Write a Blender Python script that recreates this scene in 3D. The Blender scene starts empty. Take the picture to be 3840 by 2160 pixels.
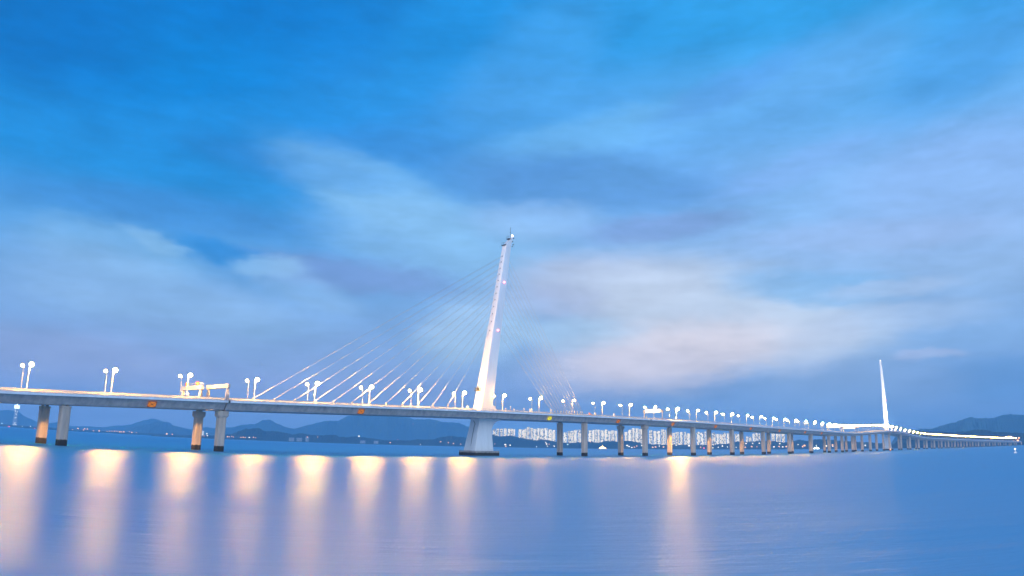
# Cable-stayed sea bridge at blue hour, lit road lamps, hills and lit apartment towers beyond the bay.
import bpy, math, random
import numpy as np
from mathutils import Vector, Matrix
R = math.radians
sce = bpy.context.scene
col = sce.collection
# ---------------------------------------------------------------- surveyed numbers (metres, degrees)
POLY = [0,-0.0410637,-4.07944082e-05,2.16971847e-05,-4.5929224e-07]
CAM = [-307.779,-348.856,6.37178,[0.720122,-0.693632,0.0172709023],[-0.167868,-0.150019,0.974328],[0.673234,0.704534,0.224471]]
PATH = [[-420,-392.91,-57.02],[-408,-392.91,-57.02],[-396,-389.09,-55.49],[-384,-377.95,-51.04],[-372,-366.77,-46.68],[-360,-355.54,-42.46],[-348,-344.23,-38.44],[-336,-332.83,-34.69],[-324,-321.34,-31.24],[-312,-309.77,-28.07],[-300,-298.13,-25.15],[-288,-286.43,-22.48],[-276,-274.68,-20.02],[-264,-262.9,-17.76],[-252,-251.08,-15.68],[-240,-239.24,-13.75],[-228,-227.37,-11.98],[-216,-215.48,-10.37],[-204,-203.57,-8.9],[-192,-191.64,-7.58],[-180,-179.7,-6.39],[-168,-167.74,-5.34],[-156,-155.78,-4.41],[-144,-143.81,-3.6],[-132,-131.83,-2.9],[-120,-119.84,-2.29],[-108,-107.85,-1.77],[-96,-95.86,-1.34],[-84,-83.87,-0.98],[-72,-71.87,-0.68],[-60,-59.87,-0.45],[-48,-47.88,-0.27],[-36,-35.88,-0.15],[-24,-23.88,-0.06],[-12,-11.88,-0.01],[0,0.12,0],[12,12.12,-0.01],[24,24.12,-0.04],[36,36.12,-0.09],[48,48.12,-0.15],[60,60.12,-0.21],[72,72.12,-0.28],[84,84.12,-0.34],[96,96.12,-0.4],[108,108.12,-0.45],[120,120.12,-0.48],[132,132.12,-0.5],[144,144.12,-0.5],[156,156.12,-0.47],[168,168.12,-0.42],[180,180.12,-0.34],[192,192.12,-0.23],[204,204.12,-0.08],[216,216.12,0.09],[228,228.12,0.31],[240,240.11,0.56],[252,252.11,0.85],[264,264.11,1.17],[276,276.1,1.53],[288,288.09,1.94],[300,300.09,2.37],[312,312.08,2.85],[324,324.07,3.37],[336,336.05,3.92],[348,348.04,4.51],[360,360.02,5.13],[372,372,5.8],[384,383.98,6.5],[396,395.96,7.23],[408,407.94,7.99],[420,419.91,8.77],[432,431.89,9.56],[444,443.86,10.36],[456,455.83,11.16],[468,467.81,11.95],[480,479.78,12.74],[492,491.75,13.54],[504,503.73,14.34],[516,515.7,15.17],[528,527.67,16.04],[540,539.63,16.93],[552,551.6,17.88],[564,563.55,18.88],[576,575.51,19.94],[588,587.45,21.07],[600,599.39,22.27],[612,611.33,23.55],[624,623.25,24.92],[636,635.16,26.38],[648,647.06,27.94],[660,658.94,29.59],[672,670.82,31.32],[684,682.68,33.12],[696,694.54,34.96],[708,706.39,36.83],[720,718.24,38.71],[732,730.1,40.59],[744,741.95,42.46],[756,753.81,44.3],[768,765.67,46.12],[780,777.53,47.92],[792,789.4,49.71],[804,801.27,51.49],[816,813.13,53.27],[828,825,55.05],[840,836.87,56.83],[852,848.73,58.62],[864,860.59,60.44],[876,872.45,62.27],[888,884.31,64.14],[900,896.16,66.04],[912,908,67.99],[924,919.83,69.99],[936,931.65,72.05],[948,943.46,74.17],[960,955.26,76.34],[972,967.06,78.53],[984,978.86,80.71],[996,990.67,82.85],[1008,1002.49,84.92],[1020,1014.33,86.89],[1032,1026.19,88.73],[1044,1038.07,90.41],[1056,1049.97,91.94],[1068,1061.88,93.39],[1080,1073.79,94.85],[1092,1085.69,96.41],[1104,1097.56,98.15],[1116,1109.4,100.12],[1128,1121.2,102.31],[1140,1132.97,104.64],[1152,1144.72,107.07],[1164,1156.47,109.53],[1176,1168.22,111.96],[1188,1179.99,114.31],[1200,1191.78,116.51],[1212,1203.61,118.51],[1224,1215.49,120.25],[1236,1227.4,121.7],[1248,1239.34,122.89],[1260,1251.3,123.86],[1272,1263.27,124.64],[1284,1275.26,125.28],[1296,1287.25,125.8],[1308,1299.24,126.25],[1320,1311.23,126.66],[1332,1323.22,127.04],[1344,1335.22,127.4],[1356,1347.21,127.73],[1368,1359.21,128.05],[1380,1371.21,128.36],[1392,1383.2,128.66],[1404,1395.2,128.94],[1416,1407.2,129.23],[1428,1419.19,129.5],[1440,1431.19,129.78],[1452,1443.19,130.04],[1464,1455.18,130.3],[1476,1467.18,130.55],[1488,1479.18,130.8],[1500,1491.18,131.03],[1512,1503.17,131.25],[1524,1515.17,131.46],[1536,1527.17,131.66],[1548,1539.17,131.84],[1560,1551.17,132.01],[1572,1563.17,132.17],[1584,1575.17,132.31],[1596,1587.17,132.45],[1608,1599.16,132.58],[1620,1611.16,132.7],[1632,1623.16,132.81],[1644,1635.16,132.92],[1656,1647.16,133.02],[1668,1659.16,133.12],[1680,1671.16,133.22],[1692,1683.16,133.32],[1704,1695.16,133.42],[1716,1707.16,133.52],[1728,1719.16,133.62],[1740,1731.16,133.72],[1752,1743.16,133.82],[1764,1755.16,133.92],[1776,1767.16,134.02],[1788,1779.16,134.12],[1800,1791.16,134.21],[1812,1803.16,134.3],[1824,1815.16,134.38],[1836,1827.16,134.45],[1848,1839.16,134.52],[1860,1851.16,134.57],[1872,1863.16,134.62],[1884,1875.16,134.65],[1896,1887.16,134.68],[1908,1899.16,134.69],[1920,1911.16,134.68],[1932,1923.16,134.66],[1944,1935.16,134.63],[1956,1947.16,134.57],[1968,1959.16,134.5],[1980,1971.16,134.41],[1992,1983.16,134.31],[2004,1995.15,134.18],[2016,2007.15,134.04],[2028,2019.15,133.88],[2040,2031.15,133.71],[2052,2043.15,133.51],[2064,2055.15,133.3],[2076,2067.15,133.07],[2088,2079.14,132.83],[2100,2091.14,132.57],[2112,2103.14,132.29],[2124,2115.13,131.99],[2136,2127.13,131.68],[2148,2139.12,131.35],[2160,2151.12,131],[2172,2163.11,130.64],[2184,2175.11,130.26],[2196,2187.1,129.86],[2208,2199.09,129.45],[2220,2211.09,129.02],[2232,2223.08,128.57],[2244,2235.07,128.11],[2256,2247.06,127.64],[2268,2259.05,127.14],[2280,2271.04,126.63],[2292,2283.03,126.11],[2304,2295.02,125.56],[2316,2307,125.01],[2328,2318.99,124.43],[2340,2330.97,123.84],[2352,2342.96,123.24],[2364,2354.94,122.61],[2376,2366.93,121.97],[2388,2378.91,121.31],[2400,2390.89,120.64],[2412,2402.87,119.95],[2424,2414.85,119.24],[2436,2426.83,118.52],[2448,2438.8,117.78],[2460,2450.78,117.02],[2472,2462.75,116.24],[2484,2474.73,115.45],[2496,2486.7,114.64],[2508,2498.67,113.81],[2520,2510.64,112.96],[2532,2522.61,112.1],[2544,2534.58,111.21],[2556,2546.54,110.31],[2568,2558.51,109.39],[2580,2570.47,108.46],[2592,2582.43,107.5],[2604,2594.39,106.53],[2616,2606.35,105.54],[2628,2618.31,104.53],[2640,2630.27,103.5],[2652,2642.22,102.45],[2664,2654.17,101.38],[2676,2666.12,100.3],[2688,2678.07,99.2],[2700,2690.02,98.09],[2712,2701.97,96.97],[2724,2713.92,95.83],[2736,2725.86,94.69],[2748,2737.81,93.54],[2760,2749.75,92.38],[2772,2761.69,91.21],[2784,2773.64,90.04],[2796,2785.58,88.87]]
NEAR = [[70.135,0.11],[69.308,0.178],[68.714,0.235],[68.122,0.353],[67.658,0.59],[67.159,0.798],[66.941,0.746],[66.642,0.821],[66.248,0.869],[65.71,0.642],[65.281,0.672],[64.849,0.677],[64.099,0.581],[63.592,0.442],[63.102,0.587],[62.726,0.569],[62.282,0.49],[61.59,0.496],[61.36,0.491],[60.858,0.54],[60.352,0.557],[59.898,0.413],[59.325,0.418],[58.754,0.481],[58.046,0.439],[57.4,0.362],[56.882,0.313],[56.297,0.233],[55.392,0.257],[54.419,0.283],[53.773,0.396],[53.12,0.38],[52.468,0.429],[51.821,0.639],[51.167,0.719],[51.128,0.745],[49.887,0.637],[48.718,0.695],[48.031,0.777],[47.585,0.888],[47.065,0.761],[46.652,0.789],[46.17,0.845],[45.617,0.752],[45.063,0.625],[44.097,0.504],[43.685,0.579],[42.514,0.459],[41.621,0.335],[40.593,0.382],[39.772,0.492],[39.16,0.37],[38.466,0.509],[37.987,0.54],[37.562,0.491],[36.765,0.576],[36.184,0.501],[35.552,0.347],[34.922,0.299],[33.717,0.253],[32.83,0.283],[31.844,0.26],[31.121,0.261],[29.992,0.237],[29.477,0.34],[28.815,0.339],[28.199,0.518],[27.493,0.49],[26.938,0.513],[26.384,0.587],[26.412,0.584],[25.913,0.566],[25.316,0.552],[24.728,0.422],[24.431,0.445],[23.934,0.541],[23.488,0.638],[22.956,0.532],[22.466,0.602],[21.978,0.671],[21.02,0.584],[20.07,0.496],[19.129,0.408],[18.194,0.343],[17.269,0.254],[16.354,0.14]]
NEARR = [[16.219,0.667],[15.578,1.079],[15.016,1.143],[14.565,1.104],[13.616,1.048],[12.727,0.967],[11.791,0.961],[11.146,1.067],[10.609,1.072],[10.178,1.003],[9.946,0.891],[8.99,0.8],[7.956,0.704],[6.617,0.741],[5.683,0.643]]
MID = [[77.232,0.015],[76.683,0.105],[75.916,0.297],[75.315,0.509],[74.596,0.729],[74.2,0.781],[73.591,1.026],[73.062,0.935],[73.495,1.001],[72.722,0.803],[72.067,0.656],[71.409,0.507],[70.507,0.307],[69.323,0.361],[68.747,0.634],[68.34,0.807],[67.869,0.953],[67.274,1.104],[66.486,1.171],[65.96,1.508],[65.408,1.533],[64.832,1.275],[64.13,1.02],[63.438,0.921],[62.643,1.206],[61.654,1.498],[60.904,1.655],[61.054,1.649],[60.165,1.682],[59.483,2.029],[58.916,2.21],[58.089,2.402],[57.124,2.513],[56.147,2.468],[55.159,2.272],[54.532,2.128],[54.035,1.979],[53.447,2.042],[52.527,2.021],[51.796,1.811],[51.204,1.839],[50.544,1.809],[49.811,1.564],[48.876,1.159],[48.209,0.847],[47.818,0.464]]
MIDR = [[16.627,0.676],[15.887,1.034],[15.267,1.177],[14.551,1.289],[14.153,1.224],[13.439,1.412],[13.029,1.555],[12.427,1.638],[12.119,1.783],[11.715,1.897],[11.366,1.96],[10.835,1.869],[10.349,1.862],[9.865,1.839],[9.517,1.951],[9.22,2.039],[8.593,2.058],[8.264,1.989],[7.843,1.992],[6.989,1.867],[5.603,1.535]]
FARL = [[85.916,0.812],[84.898,1.04],[84.375,1.057],[83.854,1.101],[83.159,1.045],[82.758,0.794],[82.197,0.553],[81.753,0.415],[81.324,0.417],[80.893,0.419],[80.578,0.498],[80.027,0.421],[79.47,0.313],[78.377,0.355],[77.269,0.364],[76.446,0.532],[75.611,0.64],[74.793,0.986],[74.07,1.209],[73.603,1.146],[72.724,0.923],[72.601,0.749],[71.116,0.521],[70.545,0.733],[69.652,0.715],[68.763,0.818],[67.56,0.874],[66.326,0.679],[64.475,0.629],[63.225,0.551]]
SHORE_LIGHTS = [[8,84.138,0.152,2,'g'],[29,83.743,-0.081,3,'r'],[34,83.66,-0.019,3,'r'],[114,82.278,0.093,2,'w'],[131,81.972,-0.027,2,'r'],[147,81.698,0.163,2.5,'w'],[83,82.806,0.055,1.5,'g'],[217,80.466,0.219,2.5,'w'],[223,80.355,0.192,2.5,'w'],[272,79.469,0.053,2,'o'],[292,79.107,0.146,3,'o'],[317,78.659,0.162,3,'o'],[328,78.466,0.157,3,'o'],[313,78.732,0.071,2.5,'o'],[351,78.042,0.066,2.5,'o'],[372,77.656,0.078,3.5,'o'],[402,77.1,0.081,2,'o'],[411,76.933,0.091,2,'o'],[420,76.778,0.1,2,'o'],[430,76.601,0.122,2.5,'o'],[439,76.433,0.119,2,'o'],[449,76.232,0.084,3,'o'],[455,76.121,0.09,2.5,'o'],[465,75.953,0.099,3.5,'o'],[486,75.561,0.139,2,'o'],[495,75.387,0.089,3,'o'],[512,75.074,0.088,2,'o'],[625,72.926,0.11,4,'o'],[646,72.529,0.1,2.5,'o'],[775,70.042,0.267,3,'w'],[778,69.987,0.117,2.5,'w'],[765,70.221,0.076,2,'o'],[854,68.493,0.103,3,'o'],[860,68.372,0.096,2.5,'o'],[870,68.177,0.135,2.5,'o'],[876,68.053,0.097,2,'o'],[904,67.497,0.089,2.5,'o'],[912,67.334,0.108,3,'o'],[919,67.182,0.096,2.5,'o'],[935,66.873,0.115,3.2,'w'],[951,66.559,0.14,3,'o'],[958,66.404,0.115,2,'o'],[1153,62.458,0.307,3,'o'],[1191,61.655,0.341,2,'o'],[1346,58.435,0.51,3.5,'w'],[1463,55.921,0.069,3,'o'],[1576,53.496,-0.004,1.5,'w'],[1549,54.149,1.605,1.2,'r'],[1652,51.872,0.248,3,'o'],[1681,51.248,0.185,2.5,'o'],[1700,50.833,0.123,3,'o'],[1727,50.248,0.09,2.5,'o'],[1361,58.088,0.021,1.5,'w'],[1491,55.33,0.323,1.2,'r'],[1856,47.466,0.162,2,'o'],[1895,46.619,0.123,4,'w'],[1913,46.226,0.082,3,'w'],[1897,46.568,-0.012,3,'o'],[2046,43.338,0.346,2.5,'w'],[2050,43.269,0.224,3.2,'w'],[2059,43.062,0.214,2.2,'o'],[2078,42.649,0.07,3,'w'],[2012,44.078,-0.005,2,'w'],[2129,41.552,0.214,3,'g'],[2053,43.199,0.063,2,'w'],[2214,39.718,0.439,2.5,'o'],[2352,36.769,0.181,4,'w'],[2359,36.611,0.103,3,'w'],[2369,36.401,0.026,3,'w'],[2379,36.189,0.054,3,'o'],[2388,36.003,0.145,3,'o'],[2406,35.607,0.19,3,'w'],[2447,34.742,0.054,4,'o'],[2459,34.506,0.076,4,'o'],[2453,34.631,-0.181,2.5,'o'],[2472,34.216,0.146,2.5,'w'],[2488,33.877,0.08,4,'o'],[2536,32.883,0.23,3,'w'],[2548,32.621,0.309,3,'w'],[2584,31.872,0.182,4.5,'w'],[2628,30.972,0.07,3,'o'],[2640,30.717,0.003,4,'r'],[2673,30.024,0.03,2.5,'w'],[2693,29.613,0.082,2.5,'w'],[2709,29.279,0.17,3.5,'w'],[2728,28.899,0.098,2.5,'w'],[2760,28.241,0.072,2,'w'],[2798,27.472,0.362,3,'w'],[2795,27.534,0.071,3.5,'o'],[2819,27.054,0.121,4,'o'],[2839,26.654,0.104,2.5,'o'],[2822,26.969,0.376,2.5,'w'],[2847,26.467,0.384,3,'o'],[2822,26.972,0.373,3,'w'],[2819,27.057,0.118,3.5,'o'],[2839,26.657,0.102,2,'w'],[2848,26.455,0.381,3,'w'],[2902,25.386,0.097,3.5,'w'],[2922,24.989,0.12,3.5,'o'],[2935,24.719,0.094,3,'w'],[2948,24.461,0.117,4,'o'],[2924,24.93,0.337,3,'w'],[2993,23.58,0.262,2.5,'w'],[3010,23.246,0.109,4,'o'],[3017,23.111,0.183,5,'o'],[3098,21.525,0.143,4.5,'w'],[3122,21.065,0.213,4,'o'],[3123,21.047,0.113,3,'w'],[3245,18.722,0.142,3.5,'w'],[3773,9.137,0.474,5,'w'],[3783,8.967,0.503,5,'o'],[3791,8.824,0.487,5,'w'],[3801,8.662,0.42,4,'o'],[3809,8.523,0.373,4,'o'],[3821,8.307,0.39,4,'o'],[3817,8.393,0.216,5,'o'],[3802,8.659,0.176,4,'o'],[3716,10.13,0.41,3,'o']]
APTS = [[1853,47.552,0.247,1.331,0.493],[1867,47.252,0.223,1.393,0.469],[1880,46.958,0.235,1.385,0.509],[1894,46.65,0.25,1.414,0.482],[1908,46.349,0.222,1.393,0.515],[1919,46.11,0.211,1.406,0.493],[1928,45.917,0.133,1.374,0.486],[1949,45.449,0.237,1.374,0.458],[1962,45.168,0.28,1.349,0.49],[1971,44.972,0.069,1.421,0.473],[1981,44.765,0.215,1.563,0.341],[1994,44.484,0.216,1.496,0.36],[2006,44.231,0.224,1.423,0.379],[2018,43.962,0.27,1.473,0.363],[2032,43.657,0.298,1.463,0.381],[2047,43.34,0.292,1.495,0.397],[2062,42.997,0.327,1.393,0.389],[2077,42.673,0.278,1.353,0.374],[2119,41.772,0.296,1.167,0.249],[2135,41.431,0.257,1.28,0.261],[2146,41.178,0.206,1.303,0.275],[2158,40.933,0.241,1.378,0.267],[2173,40.61,0.274,1.388,0.264],[2212,39.751,0.279,1.35,0.293],[2225,39.483,0.191,1.406,0.3],[2235,39.271,0.19,1.45,0.277],[2245,39.048,0.212,1.416,0.281],[2258,38.765,0.289,1.366,0.308],[2273,38.457,0.263,1.434,0.304],[2285,38.196,0.216,1.332,0.328],[2297,37.924,0.285,1.365,0.295],[2310,37.649,0.201,1.338,0.305],[2348,36.849,0.246,1.251,0.241],[2362,36.544,0.297,1.435,0.231],[2375,36.263,0.221,1.563,0.256],[2388,35.98,0.281,1.538,0.222],[2403,35.68,0.278,1.475,0.264],[2441,34.875,0.277,1.392,0.217],[2456,34.555,0.236,1.334,0.251],[2469,34.266,0.3,1.343,0.233],[2485,33.935,0.233,1.459,0.236],[2495,33.719,0.159,1.405,0.214],[2527,33.048,0.218,1.196,0.245],[2541,32.768,0.279,1.248,0.241],[2555,32.455,0.222,1.268,0.241],[2569,32.176,0.209,1.26,0.254],[2581,31.917,0.271,1.152,0.252],[2619,31.137,0.276,1.269,0.239],[2633,30.839,0.259,1.203,0.229],[2646,30.576,0.14,1.295,0.247],[2677,29.932,0.284,1.191,0.231],[2691,29.643,0.234,1.096,0.237],[2704,29.371,0.27,1.074,0.226],[2717,29.106,0.214,1.191,0.234],[2730,28.837,0.201,1.163,0.259],[2761,28.211,0.195,1.105,0.235],[2770,28.028,0.131,1.085,0.233],[2801,27.399,0.154,0.901,0.341],[2810,27.214,0.155,0.865,0.362],[2816,27.094,0.046,0.87,0.339],[2827,26.873,0.183,1.119,0.356],[2837,26.664,0.192,1.191,0.335],[2847,26.465,0.169,1.121,0.327],[2900,25.403,0.265,1.116,0.323],[2914,25.121,0.18,1.092,0.33],[2924,24.925,0.172,1.086,0.313],[2937,24.648,0.258,1.158,0.334]]
CLOUDS = [[59.71,20.84,12.67,3.63,-16,[128,186,238],0.5],[56.62,19.36,13.46,3.68,-20,[138,192,239],0.55],[51.9,16.78,16.7,5.1,-6,[138,186,237],0.65],[60.25,13.55,15.29,2.01,-3,[112,138,202],0.7],[57.64,23.81,10.82,2.3,0,[60,135,212],0.35],[74.99,16.85,17.2,2.16,0,[62,128,205],0.5],[78.22,13.32,9.66,2.88,-5,[128,180,236],0.6],[70.36,14.29,6.34,1.43,-10,[38,130,215],0.85],[66.75,13.74,4.24,1.24,5,[142,188,240],0.7],[75.85,14.48,3.62,0.92,-15,[140,188,238],0.5],[74.5,10.19,18.62,4.35,-8,[136,176,233],0.65],[63.38,11.91,6.63,1.98,-15,[140,180,236],0.45],[49.15,9.6,7.97,4.78,20,[165,198,242],0.65],[80.48,5.36,11.7,3.25,0,[140,155,210],0.5],[70.2,7.13,15.45,1.91,-5,[125,155,220],0.4],[59.79,6.98,9.96,2.66,0,[125,155,222],0.4],[38.64,25.6,15.47,2.63,8,[125,188,242],0.5],[38.72,21.52,20.2,3.69,-3,[86,140,206],0.75],[64.29,21.44,14.43,1.94,-5,[52,128,205],0.4],[33.55,17.87,11.46,1.67,3,[125,148,208],0.6],[44.55,18.51,8.27,2.38,0,[158,192,242],0.5],[37.72,12.98,13.15,3.74,-5,[182,184,222],0.6],[30.1,11.03,19.85,6.31,-10,[190,205,236],0.8],[22.91,9.21,11.83,2.89,0,[182,200,236],0.6],[33.89,7.25,14.66,4.02,6,[214,208,230],0.8],[41.1,9.05,7.57,2.04,0,[168,200,242],0.6],[43.35,11.9,6.99,2.05,0,[160,175,225],0.4],[21.45,12.43,10.27,2.23,-5,[122,174,236],0.75],[16.16,11.87,7.68,0.99,0,[168,192,240],0.6],[15.43,9.5,9.59,1.84,0,[165,190,238],0.5],[8.99,4.55,7.54,2.31,0,[80,132,206],0.5],[19.28,4.54,11.27,2.8,0,[128,158,216],0.6],[13.84,6.52,3.68,0.66,0,[172,186,236],0.5],[21.99,7.92,5.53,2.87,20,[185,198,236],0.4],[25.79,26.36,22.44,4.09,18,[110,172,238],0.45],[27.43,28.39,11.32,1.88,18,[88,150,225],0.45],[10.16,18.48,14.31,6.44,0,[146,178,236],0.6],[7.44,27.88,11.8,4.43,20,[55,150,230],0.4],[89.94,28.75,17.17,7.86,0,[0,102,186],0.6],[65.93,25.85,20.87,2.84,15,[35,142,222],0.4],[52.27,33.39,13.59,6.27,40,[30,145,225],0.4],[44.68,30.74,11.51,6.42,30,[85,165,235],0.4],[17.3,15.92,15.19,1.86,-3,[160,185,240],0.45],[21.84,21.78,9.78,1.89,15,[135,172,236],0.4]]
SKYSCRAPER = [83.2789,0.146517,83.3014,1.24105,83.3148,1.50082,83.3303,1.63003]
TWIN = [[70.477,0.450304,70.4629,0.290059],[70.3312,0.45725,70.3172,0.296874]]
BOAT = [38.7118,-0.163243]
BOAT2 = [22.214,-0.0102600664]
BUOY = [[16.9799,-0.270283],[8.61784,-0.637557]]
SHEDS = [[63.667,0.0801461,0.9],[63.072,0.08061,0.9],[62.4583,0.143636,0.6],[58.1078,0.0312059,0.9],[57.0504,0.0404553,0.8]]
WROUGH = .40
WCOL = (.01, .37, .69)
HAZE = 1.15e-4
HCOL = (.34, .74, 1.0, 1)
FLOODW = 900000.0
# ---------------------------------------------------------------- camera (24 mm lens with its barrel distortion)
CX, CY, CZ = CAM[0:3]
cd = bpy.data.cameras.new('camera')
cam = bpy.data.objects.new('camera', cd)
col.objects.link(cam)
right, up, fwd = (Vector(v) for v in CAM[3:6])
m = Matrix((right, up, -fwd)).transposed().to_4x4()
m.translation = Vector((CX, CY, CZ))
cam.matrix_world = m
cd.sensor_width = 36
cd.lens = 26.0
cd.clip_start = 0.5
cd.clip_end = 60000
cd.type = 'PANO'
cd.panorama_type = 'FISHEYE_LENS_POLYNOMIAL'
for i in range(5):
    setattr(cd, 'fisheye_polynomial_k%d' % i, POLY[i])
cd.fisheye_fov = R(170)
sce.camera = cam
sce.render.engine = 'CYCLES'
sce.render.resolution_x, sce.render.resolution_y = 1024, 576
sce.cycles.max_bounces = 5
sce.cycles.volume_bounces = 2
sce.cycles.sample_clamp_indirect = 4
sce.view_settings.view_transform = 'Standard'
sce.view_settings.look = 'None'
sce.view_settings.exposure = 0
sce.view_settings.gamma = 1

def lin(c):
    return tuple((v / 255 / 12.92) if v / 255 <= .04045 else ((v / 255 + .055) / 1.055) ** 2.4 for v in c) + (1.0,)

# ---------------------------------------------------------------- sky: dusk gradient with long drifting cloud banks
wd = bpy.data.worlds.new('World')
sce.world = wd
wd.use_nodes = True
nt = wd.node_tree
N, L = nt.nodes, nt.links
N.clear()
def nd(t, **k):
    n = N.new(t)
    for a, b in k.items():
        setattr(n, a, b)
    return n
def mathn(op, a, b=None, c=None, clamp=False):
    n = nd('ShaderNodeMath', operation=op, use_clamp=clamp)
    for i, v in enumerate((a, b, c)):
        if v is None: continue
        if isinstance(v, (int, float)): n.inputs[i].default_value = v
        else: L.new(v, n.inputs[i])
    return n.outputs[0]
def mixc(f, a, b):
    n = nd('ShaderNodeMix', data_type='RGBA')
    for i, v in ((0, f), (6, a), (7, b)):
        if isinstance(v, (int, float)): n.inputs[i].default_value = v
        elif isinstance(v, tuple): n.inputs[i].default_value = v
        else: L.new(v, n.inputs[i])
    return n.outputs[2]
tc = nd('ShaderNodeTexCoord')
sx = nd('ShaderNodeSeparateXYZ'); L.new(tc.outputs['Generated'], sx.inputs[0])
az = mathn('MULTIPLY', mathn('ARCTAN2', sx.outputs[1], sx.outputs[0]), 57.29578)
el = mathn('MULTIPLY', mathn('ARCSINE', sx.outputs[2]), 57.29578)
cb = nd('ShaderNodeCombineXYZ'); L.new(az, cb.inputs[0]); L.new(el, cb.inputs[1])
def noise(scale, detail, sclx, scly, rough=.5, off=0):
    mp = nd('ShaderNodeMapping'); mp.inputs['Scale'].default_value = (sclx, scly, 1); mp.inputs['Location'].default_value = (off, off, off)
    L.new(cb.outputs[0], mp.inputs[0])
    n = nd('ShaderNodeTexNoise'); n.inputs['Scale'].default_value = scale; n.inputs['Detail'].default_value = detail
    n.inputs['Roughness'].default_value = rough
    L.new(mp.outputs[0], n.inputs['Vector'])
    return n
n1 = noise(.09, 3, 1, 1.9)
n2 = noise(.5, 4, 1, 2.6, .55, 7)
def warp(n, amt):
    s = nd('ShaderNodeVectorMath', operation='SUBTRACT'); L.new(n.outputs['Color'], s.inputs[0]); s.inputs[1].default_value = (.5, .5, .5)
    t = nd('ShaderNodeVectorMath', operation='MULTIPLY'); L.new(s.outputs[0], t.inputs[0]); t.inputs[1].default_value = (amt, amt * .5, 0)
    return t.outputs[0]
wsum = nd('ShaderNodeVectorMath', operation='ADD'); L.new(warp(n1, 3.2), wsum.inputs[0]); L.new(warp(n2, 2.2), wsum.inputs[1])
wco = nd('ShaderNodeVectorMath', operation='ADD'); L.new(cb.outputs[0], wco.inputs[0]); L.new(wsum.outputs[0], wco.inputs[1])
LEFT = [(-8, (95, 120, 180)), (0, (128, 152, 218)), (4, (134, 156, 222)), (8.5, (116, 156, 222)), (14, (82, 148, 220)), (20, (28, 136, 215)), (27, (0, 127, 210)), (34, (0, 117, 202)), (60, (0, 70, 150)), (90, (0, 60, 135))]
RIGHT = [(-8, (95, 120, 180)), (0, (118, 144, 208)), (4, (112, 148, 216)), (8, (124, 164, 228)), (13, (142, 178, 235)), (20, (132, 178, 236)), (27, (94, 166, 231)), (33, (50, 154, 225)), (60, (10, 95, 180)), (90, (0, 60, 135))]
def ramp(stops):
    r = nd('ShaderNodeValToRGB'); f = mathn('DIVIDE', mathn('ADD', el, 8), 98)
    L.new(f, r.inputs[0]); e = r.color_ramp.elements
    for i, (p_, c_) in enumerate(stops):
        q = e[i] if i < 2 else e.new((p_ + 8) / 98)
        q.position = (p_ + 8) / 98
        q.color = lin(c_)
    r.color_ramp.interpolation = 'EASE'
    return r.outputs[0]
fm = nd('ShaderNodeMapRange', interpolation_type='SMOOTHSTEP'); fm.inputs['From Min'].default_value = 74; fm.inputs['From Max'].default_value = 22
L.new(az, fm.inputs[0])
sky = mixc(fm.outputs[0], ramp(LEFT), ramp(RIGHT))
for (a0, e0, ra, re, ro, c_, al) in CLOUDS:
    mp = nd('ShaderNodeMapping', vector_type='TEXTURE')
    mp.inputs['Location'].default_value = (a0, e0, 0); mp.inputs['Rotation'].default_value = (0, 0, R(-ro)); mp.inputs['Scale'].default_value = (ra, re, 1)
    L.new(wco.outputs[0], mp.inputs[0])
    g = nd('ShaderNodeTexGradient', gradient_type='SPHERICAL'); L.new(mp.outputs[0], g.inputs[0])
    s = nd('ShaderNodeMapRange', interpolation_type='SMOOTHERSTEP'); L.new(g.outputs['Fac'], s.inputs[0]); s.inputs['From Max'].default_value = .75; s.inputs['To Max'].default_value = al
    sky = mixc(s.outputs[0], sky, lin(c_))
# unseen afterglow behind the viewer, brightened to add light on bridge and haze
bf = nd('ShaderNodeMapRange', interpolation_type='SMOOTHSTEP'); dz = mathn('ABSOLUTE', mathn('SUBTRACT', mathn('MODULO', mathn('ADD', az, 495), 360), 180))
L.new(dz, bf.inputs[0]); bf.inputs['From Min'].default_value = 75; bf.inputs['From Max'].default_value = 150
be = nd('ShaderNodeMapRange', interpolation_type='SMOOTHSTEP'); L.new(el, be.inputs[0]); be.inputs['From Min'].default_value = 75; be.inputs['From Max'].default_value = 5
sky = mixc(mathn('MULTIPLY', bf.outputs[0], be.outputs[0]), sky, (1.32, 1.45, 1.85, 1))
n3 = noise(.55, 5, .55, 1.9, .6, 21)
n4 = noise(.16, 4, .8, 2.2, .55, 33)
mod = mathn('ADD', mathn('MULTIPLY', n3.outputs[0], .34), mathn('MULTIPLY', n4.outputs[0], .46))
lb = nd('ShaderNodeMapRange', interpolation_type='SMOOTHSTEP'); L.new(el, lb.inputs[0]); lb.inputs['From Min'].default_value = 24; lb.inputs['From Max'].default_value = 4; lb.inputs['To Min'].default_value = 0; lb.inputs['To Max'].default_value = 1
mod = mathn('ADD', mod, .60)
tint = mixc(lb.outputs[0], (.94, 1.02, 1.0, 1), (1.28, 1.18, .92, 1))
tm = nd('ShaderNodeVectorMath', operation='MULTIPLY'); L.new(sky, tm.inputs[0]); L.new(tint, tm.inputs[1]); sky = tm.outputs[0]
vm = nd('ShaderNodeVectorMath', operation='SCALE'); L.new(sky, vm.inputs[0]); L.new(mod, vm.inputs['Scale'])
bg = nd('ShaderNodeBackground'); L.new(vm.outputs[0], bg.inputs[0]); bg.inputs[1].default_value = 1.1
wo = nd('ShaderNodeOutputWorld'); L.new(bg.outputs[0], wo.inputs[0])

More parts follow.
